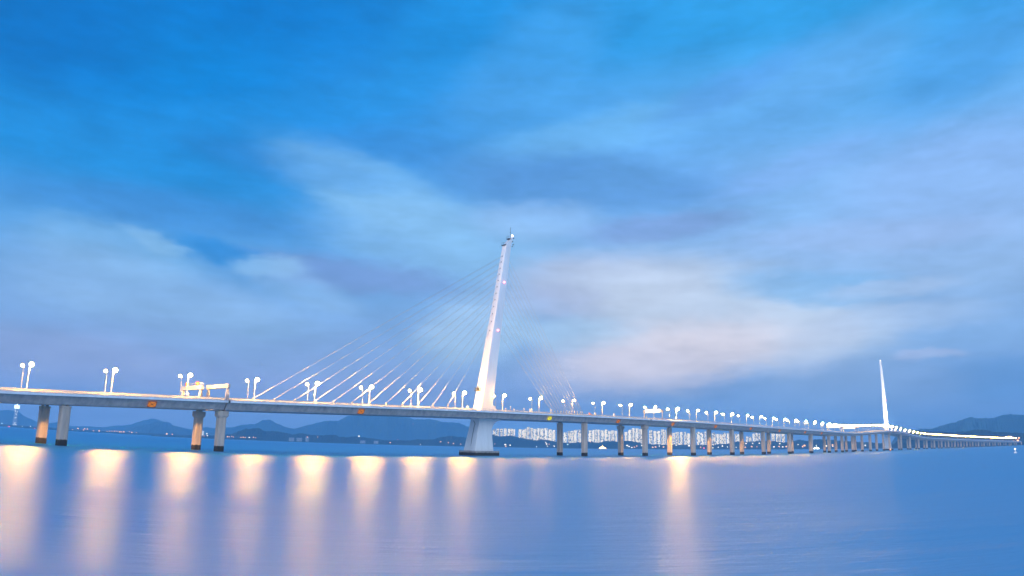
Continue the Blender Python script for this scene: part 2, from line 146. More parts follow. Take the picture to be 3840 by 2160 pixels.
# last glow of the day: weak, very soft, from behind the left shoulder
sl = bpy.data.lights.new('dusk_sun', 'SUN'); sl.energy = .55; sl.angle = R(25); sl.color = (.95, .92, 1)
so = bpy.data.objects.new('dusk_sun', sl); col.objects.link(so)
so.rotation_euler = Vector((-.95, -.30, .45)).to_track_quat('Z', 'Y').to_euler()

# ---------------------------------------------------------------- materials
def mat(name, base, rough=.6, metal=0, emit=None, strength=0, fn=None):
    mt = bpy.data.materials.new(name); mt.use_nodes = True
    b = mt.node_tree.nodes['Principled BSDF']
    b.inputs['Base Color'].default_value = (*base, 1); b.inputs['Roughness'].default_value = rough; b.inputs['Metallic'].default_value = metal
    if emit:
        b.inputs['Emission Color'].default_value = (*emit, 1); b.inputs['Emission Strength'].default_value = strength
    if fn: fn(mt.node_tree, b)
    return mt
def mottled(c1, c2, scale, stain=None, streak=True, bump=0):
    def fn(t, b):
        g = t.nodes.new('ShaderNodeNewGeometry'); n = t.nodes.new('ShaderNodeTexNoise'); mp = t.nodes.new('ShaderNodeMapping')
        mp.inputs['Scale'].default_value = (1, 1, .15 if streak else 1)
        t.links.new(g.outputs['Position'], mp.inputs[0]); t.links.new(mp.outputs[0], n.inputs['Vector'])
        n.inputs['Scale'].default_value = scale; n.inputs['Detail'].default_value = 5; n.inputs['Roughness'].default_value = .65
        mr = t.nodes.new('ShaderNodeMapRange'); mr.inputs['From Min'].default_value = .35; mr.inputs['From Max'].default_value = .68
        t.links.new(n.outputs[0], mr.inputs[0])
        mx = t.nodes.new('ShaderNodeMix'); mx.data_type = 'RGBA'; mx.inputs[6].default_value = (*c1, 1); mx.inputs[7].default_value = (*c2, 1)
        t.links.new(mr.outputs[0], mx.inputs[0]); out = mx.outputs[2]
        if stain:   # tide mark left by the sea on the concrete
            sp = t.nodes.new('ShaderNodeSeparateXYZ'); t.links.new(g.outputs['Position'], sp.inputs[0])
            n2_ = t.nodes.new('ShaderNodeTexNoise'); n2_.inputs['Scale'].default_value = .8; t.links.new(g.outputs['Position'], n2_.inputs['Vector'])
            ad = t.nodes.new('ShaderNodeMath'); ad.operation = 'MULTIPLY_ADD'; t.links.new(n2_.outputs[0], ad.inputs[0]); ad.inputs[1].default_value = -.9; t.links.new(sp.outputs[2], ad.inputs[2])
            m2 = t.nodes.new('ShaderNodeMapRange'); m2.inputs['From Min'].default_value = stain - .35; m2.inputs['From Max'].default_value = stain; t.links.new(ad.outputs[0], m2.inputs[0])
            m3 = t.nodes.new('ShaderNodeMix'); m3.data_type = 'RGBA'; m3.inputs[6].default_value = (.03, .024, .022, 1)
            t.links.new(m2.outputs[0], m3.inputs[0]); t.links.new(out, m3.inputs[7]); out = m3.outputs[2]
        t.links.new(out, b.inputs['Base Color'])
        if bump:
            bp = t.nodes.new('ShaderNodeBump'); bp.inputs['Strength'].default_value = bump; t.links.new(n.outputs[0], bp.inputs['Height']); t.links.new(bp.outputs[0], b.inputs['Normal'])
    return fn
M = {
 'steel': mat('gantry_steel', (.3, .3, .3), .5, fn=mottled((.50, .50, .52), (.36, .36, .38), .8)),
 'white': mat('white_paint', (.8, .8, .8), .5, fn=mottled((.86, .86, .86), (.76, .76, .76), .25)),
 'girder': mat('girder_paint', (.3, .32, .36), .55, fn=mottled((.54, .48, .45), (.32, .29, .29), .45)),
 'fascia': mat('fascia_paint', (.62, .64, .68), .5, fn=mottled((.80, .82, .86), (.66, .68, .73), .3)),
 'concrete': mat('pier_concrete', (.4, .38, .36), .8, fn=mottled((.62, .50, .42), (.42, .34, .29), .5, stain=2.2)),
 'capstone': mat('cap_concrete', (.4, .38, .36), .8, fn=mottled((.42, .40, .38), (.26, .25, .25), .4, stain=1.7)),
 'asphalt': mat('asphalt', (.09, .09, .09), .85, fn=mottled((.10, .10, .10), (.07, .07, .07), 1.5, streak=False)),
 'barrier': mat('barrier_concrete', (.6, .58, .55), .7, fn=mottled((.66, .63, .6), (.5, .48, .45), .6)),
 'metal': mat('galvanised_metal', (.62, .62, .64), .4, .3, fn=mottled((.66, .66, .68), (.5, .5, .52), 1.2)),
 'pole': mat('pole_metal', (.5, .5, .5), .5, fn=mottled((.55, .55, .55), (.42, .42, .42), 1.2)),
 'cable': mat('cable_sheath', (.6, .6, .62), .45, fn=mottled((.58, .57, .58), (.48, .47, .48), .8, streak=False)),
 'dark': mat('dark_metal', (.06, .07, .09), .5, fn=mottled((.07, .08, .10), (.04, .045, .06), 1.0)),
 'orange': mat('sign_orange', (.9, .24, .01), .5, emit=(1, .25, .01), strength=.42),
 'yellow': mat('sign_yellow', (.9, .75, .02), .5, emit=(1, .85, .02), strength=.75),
 'cross': mat('sign_cross', (.12, .015, .01), .6),
 'redbox': mat('signal_housing', (.6, .02, .01), .5, emit=(1, .03, .01), strength=.35),
 'amber': mat('signal_amber', (.9, .6, .05), .4, emit=(1, .62, .05), strength=1.4),
 'redlamp': mat('warning_red', (.9, .1, .1), .4, emit=(1, .16, .16), strength=9),
 'peak': mat('beacon_white', (1, .95, .85), .4, emit=(1, .86, .66), strength=6),
 'panel': mat('lit_sign_panel', (.9, .85, .7), .5, emit=(1, .82, .50), strength=.9),
}
WARM = (1, .50, .10)
def bulb(name, hot):
    return mat(name, (1, .8, .5), .4, emit=WARM, strength=hot)
M['bulb_strong'] = bulb('lamp_glass_strong', 3000)
M['bulb_bright'] = bulb('lamp_glass_bright', 4000)
M['bulb_mid'] = bulb('lamp_glass_mid', 1200)
M['bulb_full'] = bulb('lamp_glass_full', 1600)
M['bulb_even'] = bulb('lamp_glass_even', 900)
M['bulb_away'] = bulb('lamp_glass_away', 700)
M['bulb_soft'] = bulb('lamp_glass_soft', 350)
M['bulb_glare'] = bulb('lamp_glass_glare', 11000)
M['bulb_far'] = bulb('lamp_glass_far', 450)
M['flood'] = mat('floodlight_glass', (1, 1, 1), .3, emit=(1, .93, .84), strength=30)

# ---------------------------------------------------------------- helpers
def tag(o, label=None, cat=None, group=None, kind=None):
    if label: o['label'] = label
    if cat: o['category'] = cat
    if group: o['group'] = group
    if kind: o['kind'] = kind
    return o
class MB:
    def __init__(s): s.v = []; s.f = []; s.mi = []
    def add(s, vs, fs, mi=0):
        b = len(s.v); s.v += [tuple(map(float, v)) for v in vs]; s.f += [tuple(b + i for i in f) for f in fs]; s.mi += [mi] * len(fs); return s
    def box(s, c, size, mi=0, ux=(1, 0, 0), uy=(0, 1, 0), uz=(0, 0, 1)):
        c, ux, uy, uz = Vector(c), Vector(ux), Vector(uy), Vector(uz)
        v = [c + ux * (size[0] / 2 * a) + uy * (size[1] / 2 * b) + uz * (size[2] / 2 * d) for a in (-1, 1) for b in (-1, 1) for d in (-1, 1)]
        return s.add(v, [(0, 1, 3, 2), (4, 6, 7, 5), (0, 4, 5, 1), (2, 3, 7, 6), (0, 2, 6, 4), (1, 5, 7, 3)], mi)
    def loft(s, rings, mi=0, caps=True):
        n = len(rings[0]); vs = [p for r in rings for p in r]; fs = []
        for k in range(len(rings) - 1):
            for i in range(n):
                j = (i + 1) % n
                fs.append((k * n + i, k * n + j, (k + 1) * n + j, (k + 1) * n + i))
        if caps: fs += [tuple(range(n))[::-1], tuple((len(rings) - 1) * n + i for i in range(n))]
        return s.add(vs, fs, mi)
    def tube(s, pts, rads, n=8, mi=0, caps=True):
        pts = [Vector(p) for p in pts]; rings = []
        if not hasattr(rads, '__len__'): rads = [rads] * len(pts)
        for k, p in enumerate(pts):
            d = (pts[min(k + 1, len(pts) - 1)] - pts[max(k - 1, 0)]).normalized()
            a = d.orthogonal().normalized() if abs(d.z) < .999 else Vector((1, 0, 0)); b = d.cross(a)
            rings.append([p + (a * math.cos(t) + b * math.sin(t)) * rads[k] for t in (2 * math.pi * i / n for i in range(n))])
        return s.loft(rings, mi, caps)
    def ball(s, c, r, nu=10, nv=6, mi=0, lo=-90, hi=90):
        c = Vector(c); r = Vector(r if hasattr(r, '__len__') else (r, r, r)); rings = []
        for k in range(nv + 1):
            t = R(lo + (hi - lo) * k / nv); cr = max(math.cos(t), .02)
            rings.append([(c.x + r.x * cr * math.cos(u), c.y + r.y * cr * math.sin(u), c.z + r.z * math.sin(t)) for u in (2 * math.pi * i / nu for i in range(nu))])
        return s.loft(rings, mi)
    def build(s, name, mats, parent=None, smooth=False):
        me = bpy.data.meshes.new(name); me.from_pydata(s.v, [], s.f)
        for mt in (mats if isinstance(mats, (list, tuple)) else [mats]): me.materials.append(mt)
        me.polygons.foreach_set('material_index', s.mi)
        if smooth: me.polygons.foreach_set('use_smooth', [True] * len(s.f))
        me.update()
        o = bpy.data.objects.new(name, me); col.objects.link(o)
        if parent: o.parent = parent
        return o
def empty(name, loc=(0, 0, 0), rz=0):
    o = bpy.data.objects.new(name, None); col.objects.link(o); o.location = loc; o.rotation_euler = (0, 0, rz); o.empty_display_size = 1
    return o
def copy_tree(o, parent=None):
    c = o.copy(); col.objects.link(c)
    if parent: c.parent = parent
    for ch in list(o.children): copy_tree(ch, c)
    return c
def polar(a, e, D):     # bearing and elevation seen from the shore, at distance D
    return Vector((CX + D * math.cos(R(a)), CY + D * math.sin(R(a)), CZ + D * math.tan(R(e))))
ONES = ['zeroth', 'first', 'second', 'third', 'fourth', 'fifth', 'sixth', 'seventh', 'eighth', 'ninth', 'tenth', 'eleventh', 'twelfth', 'thirteenth', 'fourteenth', 'fifteenth', 'sixteenth', 'seventeenth', 'eighteenth', 'nineteenth']
TENS = {2: 'twenty', 3: 'thirty', 4: 'forty', 5: 'fifty', 6: 'sixty', 7: 'seventy', 8: 'eighty'}
def ordn(k):
    if k < 20: return ONES[k]
    t, u = divmod(k, 10)
    return (TENS[t][:-1] + 'ieth') if u == 0 else TENS[t] + '-' + ONES[u]

# ---------------------------------------------------------------- bridge alignment and profile
PA = np.array(PATH)
from_s = PA[:, 0]
def cubic(y):       # smooth curve through the survey points
    d = np.gradient(y, from_s)
    def fn(s):
        k = int(np.clip(np.searchsorted(from_s, s) - 1, 0, len(from_s) - 2)); h = from_s[k + 1] - from_s[k]; t = (s - from_s[k]) / h
        return (2*t**3-3*t**2+1)*y[k] + (t**3-2*t**2+t)*h*d[k] + (-2*t**3+3*t**2)*y[k+1] + (t**3-t**2)*h*d[k+1]
    return fn
fx, fy = cubic(PA[:, 1]), cubic(PA[:, 2])
def head(s): return math.atan2(fy(s + 2) - fy(s - 2), fx(s + 2) - fx(s - 2))
PF = [(-440, 9), (-284, 18.4), (-216, 21.7), (-126, 24.6), (-53, 26.5), (0, 27.4), (109, 28.4), (250, 28.4), (389, 27.4), (529, 26.6), (687, 25.9), (800, 27.2), (979, 32), (1100, 35.7), (1162, 36.6), (1230, 36.8), (1300, 35.0), (1384, 29.6), (1470, 26), (1557, 24.2), (1852, 21.7), (2200, 18.8), (2573, 14.8), (2850, 12)]
gs = np.arange(-440, 2850, 5.0); gz = np.interp(gs, [q[0] for q in PF], [q[1] for q in PF])
kern = np.hanning(19); kern /= kern.sum(); gz = np.convolve(np.pad(gz, 9, mode='edge'), kern, 'valid')
def F(s): return float(np.interp(s, gs, gz))
def pt(s, lat, z):
    h = head(s); return Vector((fx(s) - lat * math.sin(h), fy(s) + lat * math.cos(h), z))
def stations(a, b, step):
    n = max(1, int(round((b - a) / step))); return [a + (b - a) * i / n for i in range(n + 1)]
def sweep(mb, prof, a, b, step=12, mi=0):
    return mb.loft([[pt(s, l, F(s) + z) for l, z in prof] for s in stations(a, b, step)], mi)

END = 2700
bridge = tag(empty('cable_stayed_bridge'), 'long white road bridge with two leaning pylons on paired concrete piers, crossing the bay', 'bridge')
HALF = [(19, 0), (19, .95), (2.7, 1.12), (2.7, .55), (4.8, .1), (7.2, -3.3), (14.4, -3.3), (16.6, -.05)]
FULL = [(19, 0), (19, .95), (0, 1.15), (-19, .95), (-19, 0), (-16.6, -.05), (-14.4, -3.4), (14.4, -3.4), (16.6, -.05)]
def deck(prof, a, b):
    mb = MB(); sweep(mb, prof, a, b)
    o = mb.build('deck_girder', [M['girder'], M['fascia'], M['asphalt']], bridge)
    n = len(prof)      # outer fascia edges are painted, top edges are roadway
    idx = [0] * len(o.data.polygons)
    nst = (len(o.data.vertices) // n)
    for s_ in range(nst - 1):
        for i in range(n):
            f_ = s_ * n + i
            a_, b_ = prof[i], prof[(i + 1) % n]
            if a_[0] == b_[0] and abs(a_[0]) == 19: idx[f_] = 1
            elif a_[1] > .9 and b_[1] > .9: idx[f_] = 2
    o.data.polygons.foreach_set('material_index', idx)
    return o
mir = lambda pr: [(-l, z) for l, z in pr][::-1]
for a, b in ((-345, -183.4), (165.6, 1141.0), (1291.4, END)):
    deck(HALF, a, b); deck(mir(HALF), a, b)
deck(FULL, -182.8, 165.2); deck(FULL, 1141.4, 1291.0)
# railings on both edges: low kerb, posts and three rails
def railing(sg, a, b, posts=True):
    mb = MB()
    for l0, l1, z0, z1 in ((18.55, 18.97, .96, 1.28), (18.7, 18.82, 1.62, 1.72), (18.7, 18.82, 1.95, 2.05), (18.66, 18.86, 2.28, 2.42)):
        sweep(mb, [(sg * l0, z0), (sg * l0, z1), (sg * l1, z1), (sg * l1, z0)], a, b)
    if posts:
        for s in stations(a + .4, b - .4, 3.57):
            h = head(s); u = (math.cos(h), math.sin(h), 0); w = (-math.sin(h), math.cos(h), 0)
            mb.box(pt(s, sg * 18.76, F(s) + 1.8), (.16, .2, 1.1), 0, u, w)
    mb.build('railing', M['metal'], bridge)
segs = ((-345, -183.4), (-182.8, 165.2), (165.6, 1141.0), (1141.4, 1291.0), (1291.4, END))
for a, b in segs:
    for sg in (-1, 1):
        railing(sg, a, b, a < 1200)
        mb = MB()
        cuts = [(a, b)] if a != -182.8 else [(a, -8), (12, b)]
        for c0, c1 in cuts:
            sweep(mb, [(sg * 2.75, 1.1), (sg * 2.85, 2.8), (sg * 3.0, 2.8), (sg * 3.12, 1.1)], c0, c1)
        mb.build('median_barrier', M['barrier'], bridge)
# piers, always in pairs
def pier(s, lat, flared, main):
    h = head(s); top = F(s) - (3.4 if main else 3.3) - .55
    mb = MB()
    def ring(z, a, b, g=.16):
        pr = []
        q = [(a, -b + .45), (a, -.55), (a - g, -.45), (a - g, .45), (a, .55), (a, b - .45), (a - .45, b), (.6, b), (.5, b - g), (-.5, b - g), (-.6, b), (-a + .45, b), (-a, b - .45), (-a, .55), (-a + g, .45), (-a + g, -.45), (-a, -.55), (-a, -b + .45), (-a + .45, -b), (-.6, -b), (-.5, -b + g), (.5, -b + g), (.6, -b), (a - .45, -b)]
        return [pt(s, lat, z) + Vector((x * math.cos(h) - y * math.sin(h), x * math.sin(h) + y * math.cos(h), 0)) for x, y in q]
    A, B = 1.9, 1.8
    if flared:
        mb.loft([ring(-3, A, B), ring(top - 3.3, A, B), ring(top - 2.2, A + .75, B + .55), ring(top, A + .75, B + .55)])
    else:
        mb.loft([ring(-3, A, B), ring(top - .9, A, B), ring(top - .6, A + .12, B + .12), ring(top, A + .12, B + .12)])
    for k in (-.9, .9): # bearing pads carry the box girder
        mb.box(pt(s + k, lat, top + .29), (.9, 1.6, .58), 0, (math.cos(h), math.sin(h), 0), (-math.sin(h), math.cos(h), 0))
    mb.build('pier', M['concrete'], bridge)
PS = [-330, -255, -183.1, 90, 166, 241, 316, 391, 466, 541, 616, 691, 766, 841, 916, 991, 1066, 1141] + [1291 + 75 * k for k in range(20)]
for s in PS:
    for sg in (1, -1): pier(s, sg * 12.3, s in (-183.1, 166, 1141, 1291), -182 < s < 167)

# ---------------------------------------------------------------- the near pylon
def oct_ring(x0, x1, w, z0, z1, P_, ch=.45):
    q = [(x0, w - ch), (x0, -w + ch), (x0 + ch * .4, -w + ch * .4), (x0 + ch, -w), (x1 - ch, -w), (x1, -w + ch), (x1, w - ch), (x1 - ch, w), (x0 + ch, w), (x0 + ch * .4, w - ch * .4)]
    out = []
    for x, y in q:
        t = (x - x0) / (x1 - x0); out.append(P_(x, y, z0 + (z1 - z0) * t))
    return out
def pylon(P_, zs, nm, lights):
    """P_(x, lateral, z) places a local point; zs stretches the height above the deck"""
    Z = lambda z: z if z < 30 else 30 + (z - 30) * zs
    mb = MB()
    lv = [(3.0, -10.3, 6.0, 6.0), (12, -8.4, 5.3, 5.3), (20.5, -6.5, 4.9, 4.75), (30.4, -4.6, 9.6, 4.05), (33.6, -3.95, 6.3, 3.95)]
    for k in range(1, 9):
        z = 33.6 + (142 - 33.6) * k / 8; t = k / 8
        lv.append((z, -3.95 + 20.0 * t, 6.3 + 15.2 * t, 3.95 - 1.75 * t))
    rings = [oct_ring(x0, x1, w, Z(z), Z(z), P_) for z, x0, x1, w in lv]
    rings.append(oct_ring(17.0, 22.6, 2.15, Z(147.2), Z(149.5), P_)); rings.append(oct_ring(19.2, 24.6, 1.9, Z(149.8), Z(155.6), P_, .4))
    mb.loft(rings)
    # haunch under the deck
    arc = [(4.9, 13.5)] + [(4.95 + 8.0 * (1 - math.cos(R(t))), 15.2 + 8.0 * math.sin(R(t))) for t in range(0, 91, 10)] + [(12.95, 23.9), (4.0, 23.9), (4.0, 13.5)]
    mb.loft([[P_(x, w, z) for x, z in arc] for w in (-4.4, 4.4)])
    py = mb.build('pylon', M['white'], bridge)
    # access platforms under the slanting head
    for cx_, cz_, wx, wy in ((17.2, 147.6, 2.2, 4.0), (21.5, 153.2, 2.4, 3.0)):
        pf = MB(); pf.box(P_(cx_, 0, Z(cz_)), (wx, wy, .35))
        for yy in (-wy * .47, 0, wy * .47): pf.box(P_(cx_ - wx * .45, yy, Z(cz_) + .95), (.1, .1, 1.6))
        pf.box(P_(cx_ - wx * .45, 0, Z(cz_) + 1.75), (.1, wy * .97, .1))
        pf.build('service_platform', M['dark'], py)
    for (x, y, z) in ((23.3, -2.0, 151.2), (24.3, -1.9, 149.2), (23.0, -2.3, 147.6), (24.6, -1.8, 154)):
        pf = MB(); pf.box(P_(x, y, Z(z)), (.6, .9, .5)); pf.build('sensor_box', M['dark'], py)
    an = MB(); an.tube([P_(23.0, 0, Z(154.5)), P_(23.0, 0, Z(162.6))], [.16, .08], 6)
    for z in (158.5, 160.4, 161.8): an.box(P_(23.0, 0, Z(z)), (.7, .15, .3))
    an.build('antenna', M['dark'], py)
    bk = MB(); bk.ball(P_(24.9, 0, Z(156.4)), .75); bk.build('beacon', M['peak'], py, True)
    for z in lights:
        t = (z - 33.6) / 108.4; x = (-3.95 + 20 * t) * .45 + (6.3 + 15.2 * t) * .55
        wl = MB(); wl.ball(P_(x, -(3.95 - 1.75 * t) - .35, Z(z)), .5); wl.build('warning_light', M['redlamp'], py, True)
    return py, Z
P1 = lambda x, y, z: Vector((x, y, z))
py1, _ = pylon(P1, 1.0, 'near', (84.5, 119.5))
HOLES = [(15.26, 139.01), (14.36, 134.53), (13.55, 129.79), (12.66, 125.3), (11.87, 120.57), (11.0, 115.86), (10.07, 111.04), (9.06, 106.31), (8.23, 101.29), (7.25, 96.11), (6.14, 90.61), (5.0, 84.08)]
xl = lambda z: -3.95 + 20 * (z - 33.6) / 108.4
xr = lambda z: 6.3 + 15.2 * (z - 33.6) / 108.4
LS = [-164.2, -152.4, -140.1, -127.6, -115.9, -103.4, -91.6, -79.7, -67.6, -55.6, -43.8, -31.5]
BS = [104.5, 102.0, 98.8, 95.7, 92.5, 89.7, 86.4, 83.3, 80.3, 77.2, 74.0, 70.8]
for i, (x, z) in enumerate(HOLES):
    hb = MB(); hb.box((xl(z) - .02, 0, z), (.5, .45, .75)); hb.build('cable_anchor', M['dark'], py1)
    for s, face, k in ((LS[i], xl(z), 0), (BS[i], xr(z), 1)):
        a = pt(s, 0, F(s) + 1.2); b = Vector((face + (-.1 if k == 0 else .1), 0, z)); d = (b - a); ln = d.length; d.normalize()
        cb_ = MB(); cb_.tube([a, a + d * 13, a + d * 13.4, b], [.14, .14, .105, .10], 7)
        c_ = cb_.build('cable', M['cable'], bridge, True)
        fb = MB(); sg = 1 if k == 0 else -1
        fb.box(a + Vector((0, 0, .25)), (1.3, 1.0, .9)); fb.build('anchor_block', M['pole'], c_); fb = MB(); q = a + d * 4.2
        fb.tube([Vector((q.x, q.y, F(s) + 1.2)), q], [.35, .3], 8); fb.ball(q, .55, 8, 5)
        fb.build('damper', M['pole'], c_)
# maintenance cage on the left face of the pylon, drain pipe on its foot
mb = MB(); z0 = 42.5; x0 = xl(43) - 1.1
mb.box((x0, 1.5, z0), (2.4, 4.2, .25))
for dx in (-1.1, 0, 1.0):
    for dy in (-.5, 3.5): mb.box((x0 + dx, dy, z0 + 1), (.14, .14, 2.0))
mb.box((x0 - 1.1, 1.5, z0 + 1.9), (.12, 4.1, .12)); mb.box((x0, 3.5, z0 + 1.9), (2.3, .12, .12)); mb.box((x0 - .1, 1.4, z0 + 1.0), (1.3, 1.6, 1.7)); mb.box((x0 + .2, 1.2, z0 + 2.4), (.35, .35, 1.3))
mb.build('service_platform', M['dark'], py1)
mb = MB(); mb.tube([(-9.95, -.6, 3.4), (-8.7, -.6, 11), (-7.05, -.6, 18.6), (-6.65, -1.0, 20.4), (-6.3, 1.0, 22.4)], .17, 6); mb.build('drain_pipe', M['dark'], py1)
def pile_cap(P_, nm):
    mb = MB()
    q = [(-12, -8.2), (-11.2, -9), (8.1, -9), (8.9, -8.2), (8.9, 8.2), (8.1, 9), (-11.2, 9), (-12, 8.2)]
    mb.loft([[P_(x, y, z) for x, y in q] for z in (-3, 3.1)])
    o = mb.build('pile_cap', M['capstone'], bridge)
    r = MB()
    ed = [(-11.7, -8.8), (8.6, -8.8), (8.6, 8.8), (-11.7, 8.8), (-11.7, -8.8)]
    for (ax, ay), (bx, by) in zip(ed[:-1], ed[1:]):
        n = 8
        for i in range(n): r.tube([P_(ax + (bx - ax) * i / n, ay + (by - ay) * i / n, 3.1), P_(ax + (bx - ax) * i / n, ay + (by - ay) * i / n, 4.15)], .05, 4)
        r.tube([P_(ax, ay, 4.1), P_(bx, by, 4.1)], .05, 4)
    r.build('cap_railing', M['metal'], o)
pile_cap(P1, 'near')
# ---------------------------------------------------------------- the far pylon, leaning the other way
S2 = 1219.0; h2 = head(S2); o2 = pt(S2, 0, 0)
P2 = lambda x, y, z: o2 + Vector(((4 - .62 * x) * math.cos(h2) - y * math.sin(h2), (4 - .62 * x) * math.sin(h2) + y * math.cos(h2), z + (F(S2) - F(0)) * min(1, max(0, (z - 3) / 25))))
pylon(P2, 1.14, 'far', (84.5,))
pile_cap(P2, 'far')
# expansion joint plates and drip edge where the approach meets the cable-stayed span
for s in (-183.1, 165.4, 1141.2, 1291.2):
    for sg in (-1, 1):
        mb = MB(); h = head(s); mb.box(pt(s, sg * 19.06, F(s) + .45), (.9, .16, 1.35), 0, (math.cos(h), math.sin(h), 0), (-math.sin(h), math.cos(h), 0))
        mb.build('expansion_joint', M['dark'], bridge)

# ---------------------------------------------------------------- road lamps
def make_lamp(kind, r0, glass):
    root = empty('street_lamp')
    mb = MB(); H = 11.4
    mb.tube([(0, 0, 0), (0, 0, .5), (0, 0, .55), (0, 0, H * .5), (0, 0, H)], [r0 * 1.7, r0 * 1.7, r0, r0 * .85, r0 * .62], 8)
    mb.tube([(0, 0, H - .1), (0, -.3, H + .25), (0, -.8, H + .4), (0, -1.5, H + .45)], [r0 * .55] * 4, 6)
    mb.build('pole', M['pole'], root, True)
    hd = MB(); hd.ball((0, -1.8, H + .75), (.5, .9, .28), 12, 4, 0, 10, 88)
    hood = hd.build('lamp_head', M['pole'], root, True)
    gb = MB(); gb.ball((0, -1.85, H + .1), (.8, .88, .76) if r0 > .15 else (.62, .7, .6), 12, 8, 0, -88, 50)
    gb.build('lamp_glass', M[glass], hood, True)
    return root
protos = {}
def lamp(s, row, glass, r0, label, group):
    key = (row, glass)
    if key not in protos: protos[key] = make_lamp(row, r0, glass); o = protos[key]
    else: o = copy_tree(protos[key])
    o.location = pt(s, row * 3.6, F(s) + 1.1); o.rotation_euler = (0, 0, head(s) + (0 if row < 0 else math.pi))
    return tag(o, label, 'street lamp', group)
k = 0; s = -304.2
LS_, S0 = [], -268.5
for i in range(0, 100):
    s = S0 + 35.45 * i
    if s > END - 10: break
    LS_.append(s)
NB = sum(1 for s in LS_ if s < 1200)
for i, s in enumerate(LS_):
    n = i + 1
    if s < 5: gl = 'bulb_strong' if s < -130 else 'bulb_bright'
    elif 60 < s < 110: gl = 'bulb_soft'
    elif i == 14: gl = 'bulb_glare'
    else: gl = 'bulb_mid' if s < 190 else 'bulb_full' if s < 620 else 'bulb_away'
    gN, gF = 'street lamps of the near row along the bridge median', 'street lamps of the far row along the bridge median'
    if s < 1200:
        lamp(s, -1, gl, .165, ('glaring ' if i == 14 else '') + 'street lamp on thicker pole, near row, %s from left' % ordn(n), gN)
        lamp(s, 1, 'bulb_soft' if s < 190 else 'bulb_even', .115, 'street lamp on thinner pole, far row, %s from left' % ordn(n), gF)
    else:
        lamp(s, -1, 'bulb_far', .165, 'tiny near-row street lamp, %s from left beyond the distant pylon' % ordn(n - NB), gN + ' beyond the distant pylon')
        lamp(s, 1, 'bulb_far', .115, 'tiny far-row street lamp, %s from left beyond the distant pylon' % ordn(n - NB), gF + ' beyond the distant pylon')

# ---------------------------------------------------------------- gantries, signals, signs and cabinets on the deck
def basis(s): h = head(s); return Vector((math.cos(h), math.sin(h), 0)), Vector((-math.sin(h), math.cos(h), 0))
def portal(s, l0, l1, zb, zt, splay, label, walkway=False, rise=0):
    u, w = basis(s); org = pt(s, (l0 + l1) / 2, F(s) + 1.1)
    root = tag(empty('portal_gantry', org, head(s)), label, 'gantry')
    half = (l1 - l0) / 2
    bm_ = MB(); bm_.box((0, 0, (zb + zt) / 2), (1.3, half * 2, zt - zb))
    for yy in (-half, half): bm_.box((0, yy * .93, zb - .12), (1.6, .8, .3))
    bm_.build('beam', M['steel'], root)
    for yy in (-half + 1.3, half - 1.3):
        for k_ in (-1, 1):
            lg = MB()
            if splay: lg.tube([(k_ * splay, yy + k_ * .9, 0), (k_ * .35, yy + k_ * .35, zb - .25)], [.62, .45], 8)
            elif k_ == 1: lg.tube([(0, yy * 1.05, 0), (0, yy * 1.05, zb - .25)], [.42, .36], 8)
            else: continue
            lg.build('leg', M['steel'], root, True)
    if walkway:
        rl = MB(); 
        for yy in np.linspace(-half + .3, half - .3, 7): rl.box((.55, float(yy), zt + .55), (.08, .08, 1.1)); rl.box((-.55, float(yy), zt + .55), (.08, .08, 1.1))
        rl.box((.55, 0, zt + 1.1), (.08, half * 2 - .4, .08)); rl.box((-.55, 0, zt + 1.1), (.08, half * 2 - .4, .08))
        rl.build('walkway_rail', M['pole'], root)
    return root
gA = portal(-189.5, -2.6, 20.0, 5.4, 7.3, 1.1, 'white portal gantry on splayed legs carrying two amber signals, over the far carriageway', True)
gB = portal(-184.6, -20.3, 2.2, 5.9, 7.6, 1.1, 'white portal gantry without signals, over the near carriageway beside the first cable')
def signal(s, lat, z, label):
    u, w = basis(s); root = tag(empty('traffic_signal', pt(s, lat, z), head(s) + math.pi * .17), label, 'traffic signal', 'signals on the white gantry')
    a = MB(); a.box((0, 0, 1.05), (.5, 1.5, 1.7)); a.box((0, -.76, 1.98), (.9, .06, .1)); a.tube([(0, 0, 0), (0, 0, .3)], .12, 6); a.build('housing', M['redbox'], root)
    b = MB(); b.ball((-.27, -.0, 1.05), (.12, .42, .42), 10, 5); b.ball((0.05, -.78, 1.05), (.42, .12, .42), 10, 5); b.build('lens', M['amber'], root, True)
za = F(-189.5) + 1.1 + 7.3
signal(-189.5, 15.0, za, 'red boxed amber signal at the far end of the white gantry')
signal(-189.5, 3.4, za, 'red boxed amber signal on the near half of the white gantry')
# lit direction sign over the near carriageway
def sign_gantry(s, l0, l1, zb, zt, label, lit=True):
    r = portal(s, l0, l1, zb, zt, 0, label)
    half = (l1 - l0) / 2
    p_ = MB(); p_.box((-.72, 0, (zb + zt) / 2 + .3), (.12, half * 1.55, (zt - zb) * 1.5)); p_.build('sign_panel', M['panel'] if lit else M['white'], r)
    if lit:
        for yy in (-half * .6, -half * .2, half * .2, half * .6):
            q_ = MB(); q_.box((-.9, yy, zb - .2), (.35, .5, .22)); q_.build('sign_light', M['panel'], r)
sign_gantry(181, -20.4, -.8, 6.2, 8.1, 'gantry with a lit yellow sign panel over the carriageway, right of the near pylon')
sign_gantry(658, -20.4, 0, 6.4, 8.1, 'small lit sign gantry, nearer of the two just before the distant pylon')
sign_gantry(762, -20.4, 0, 6.4, 8.1, 'small lit sign gantry, farther of the two just before the distant pylon')
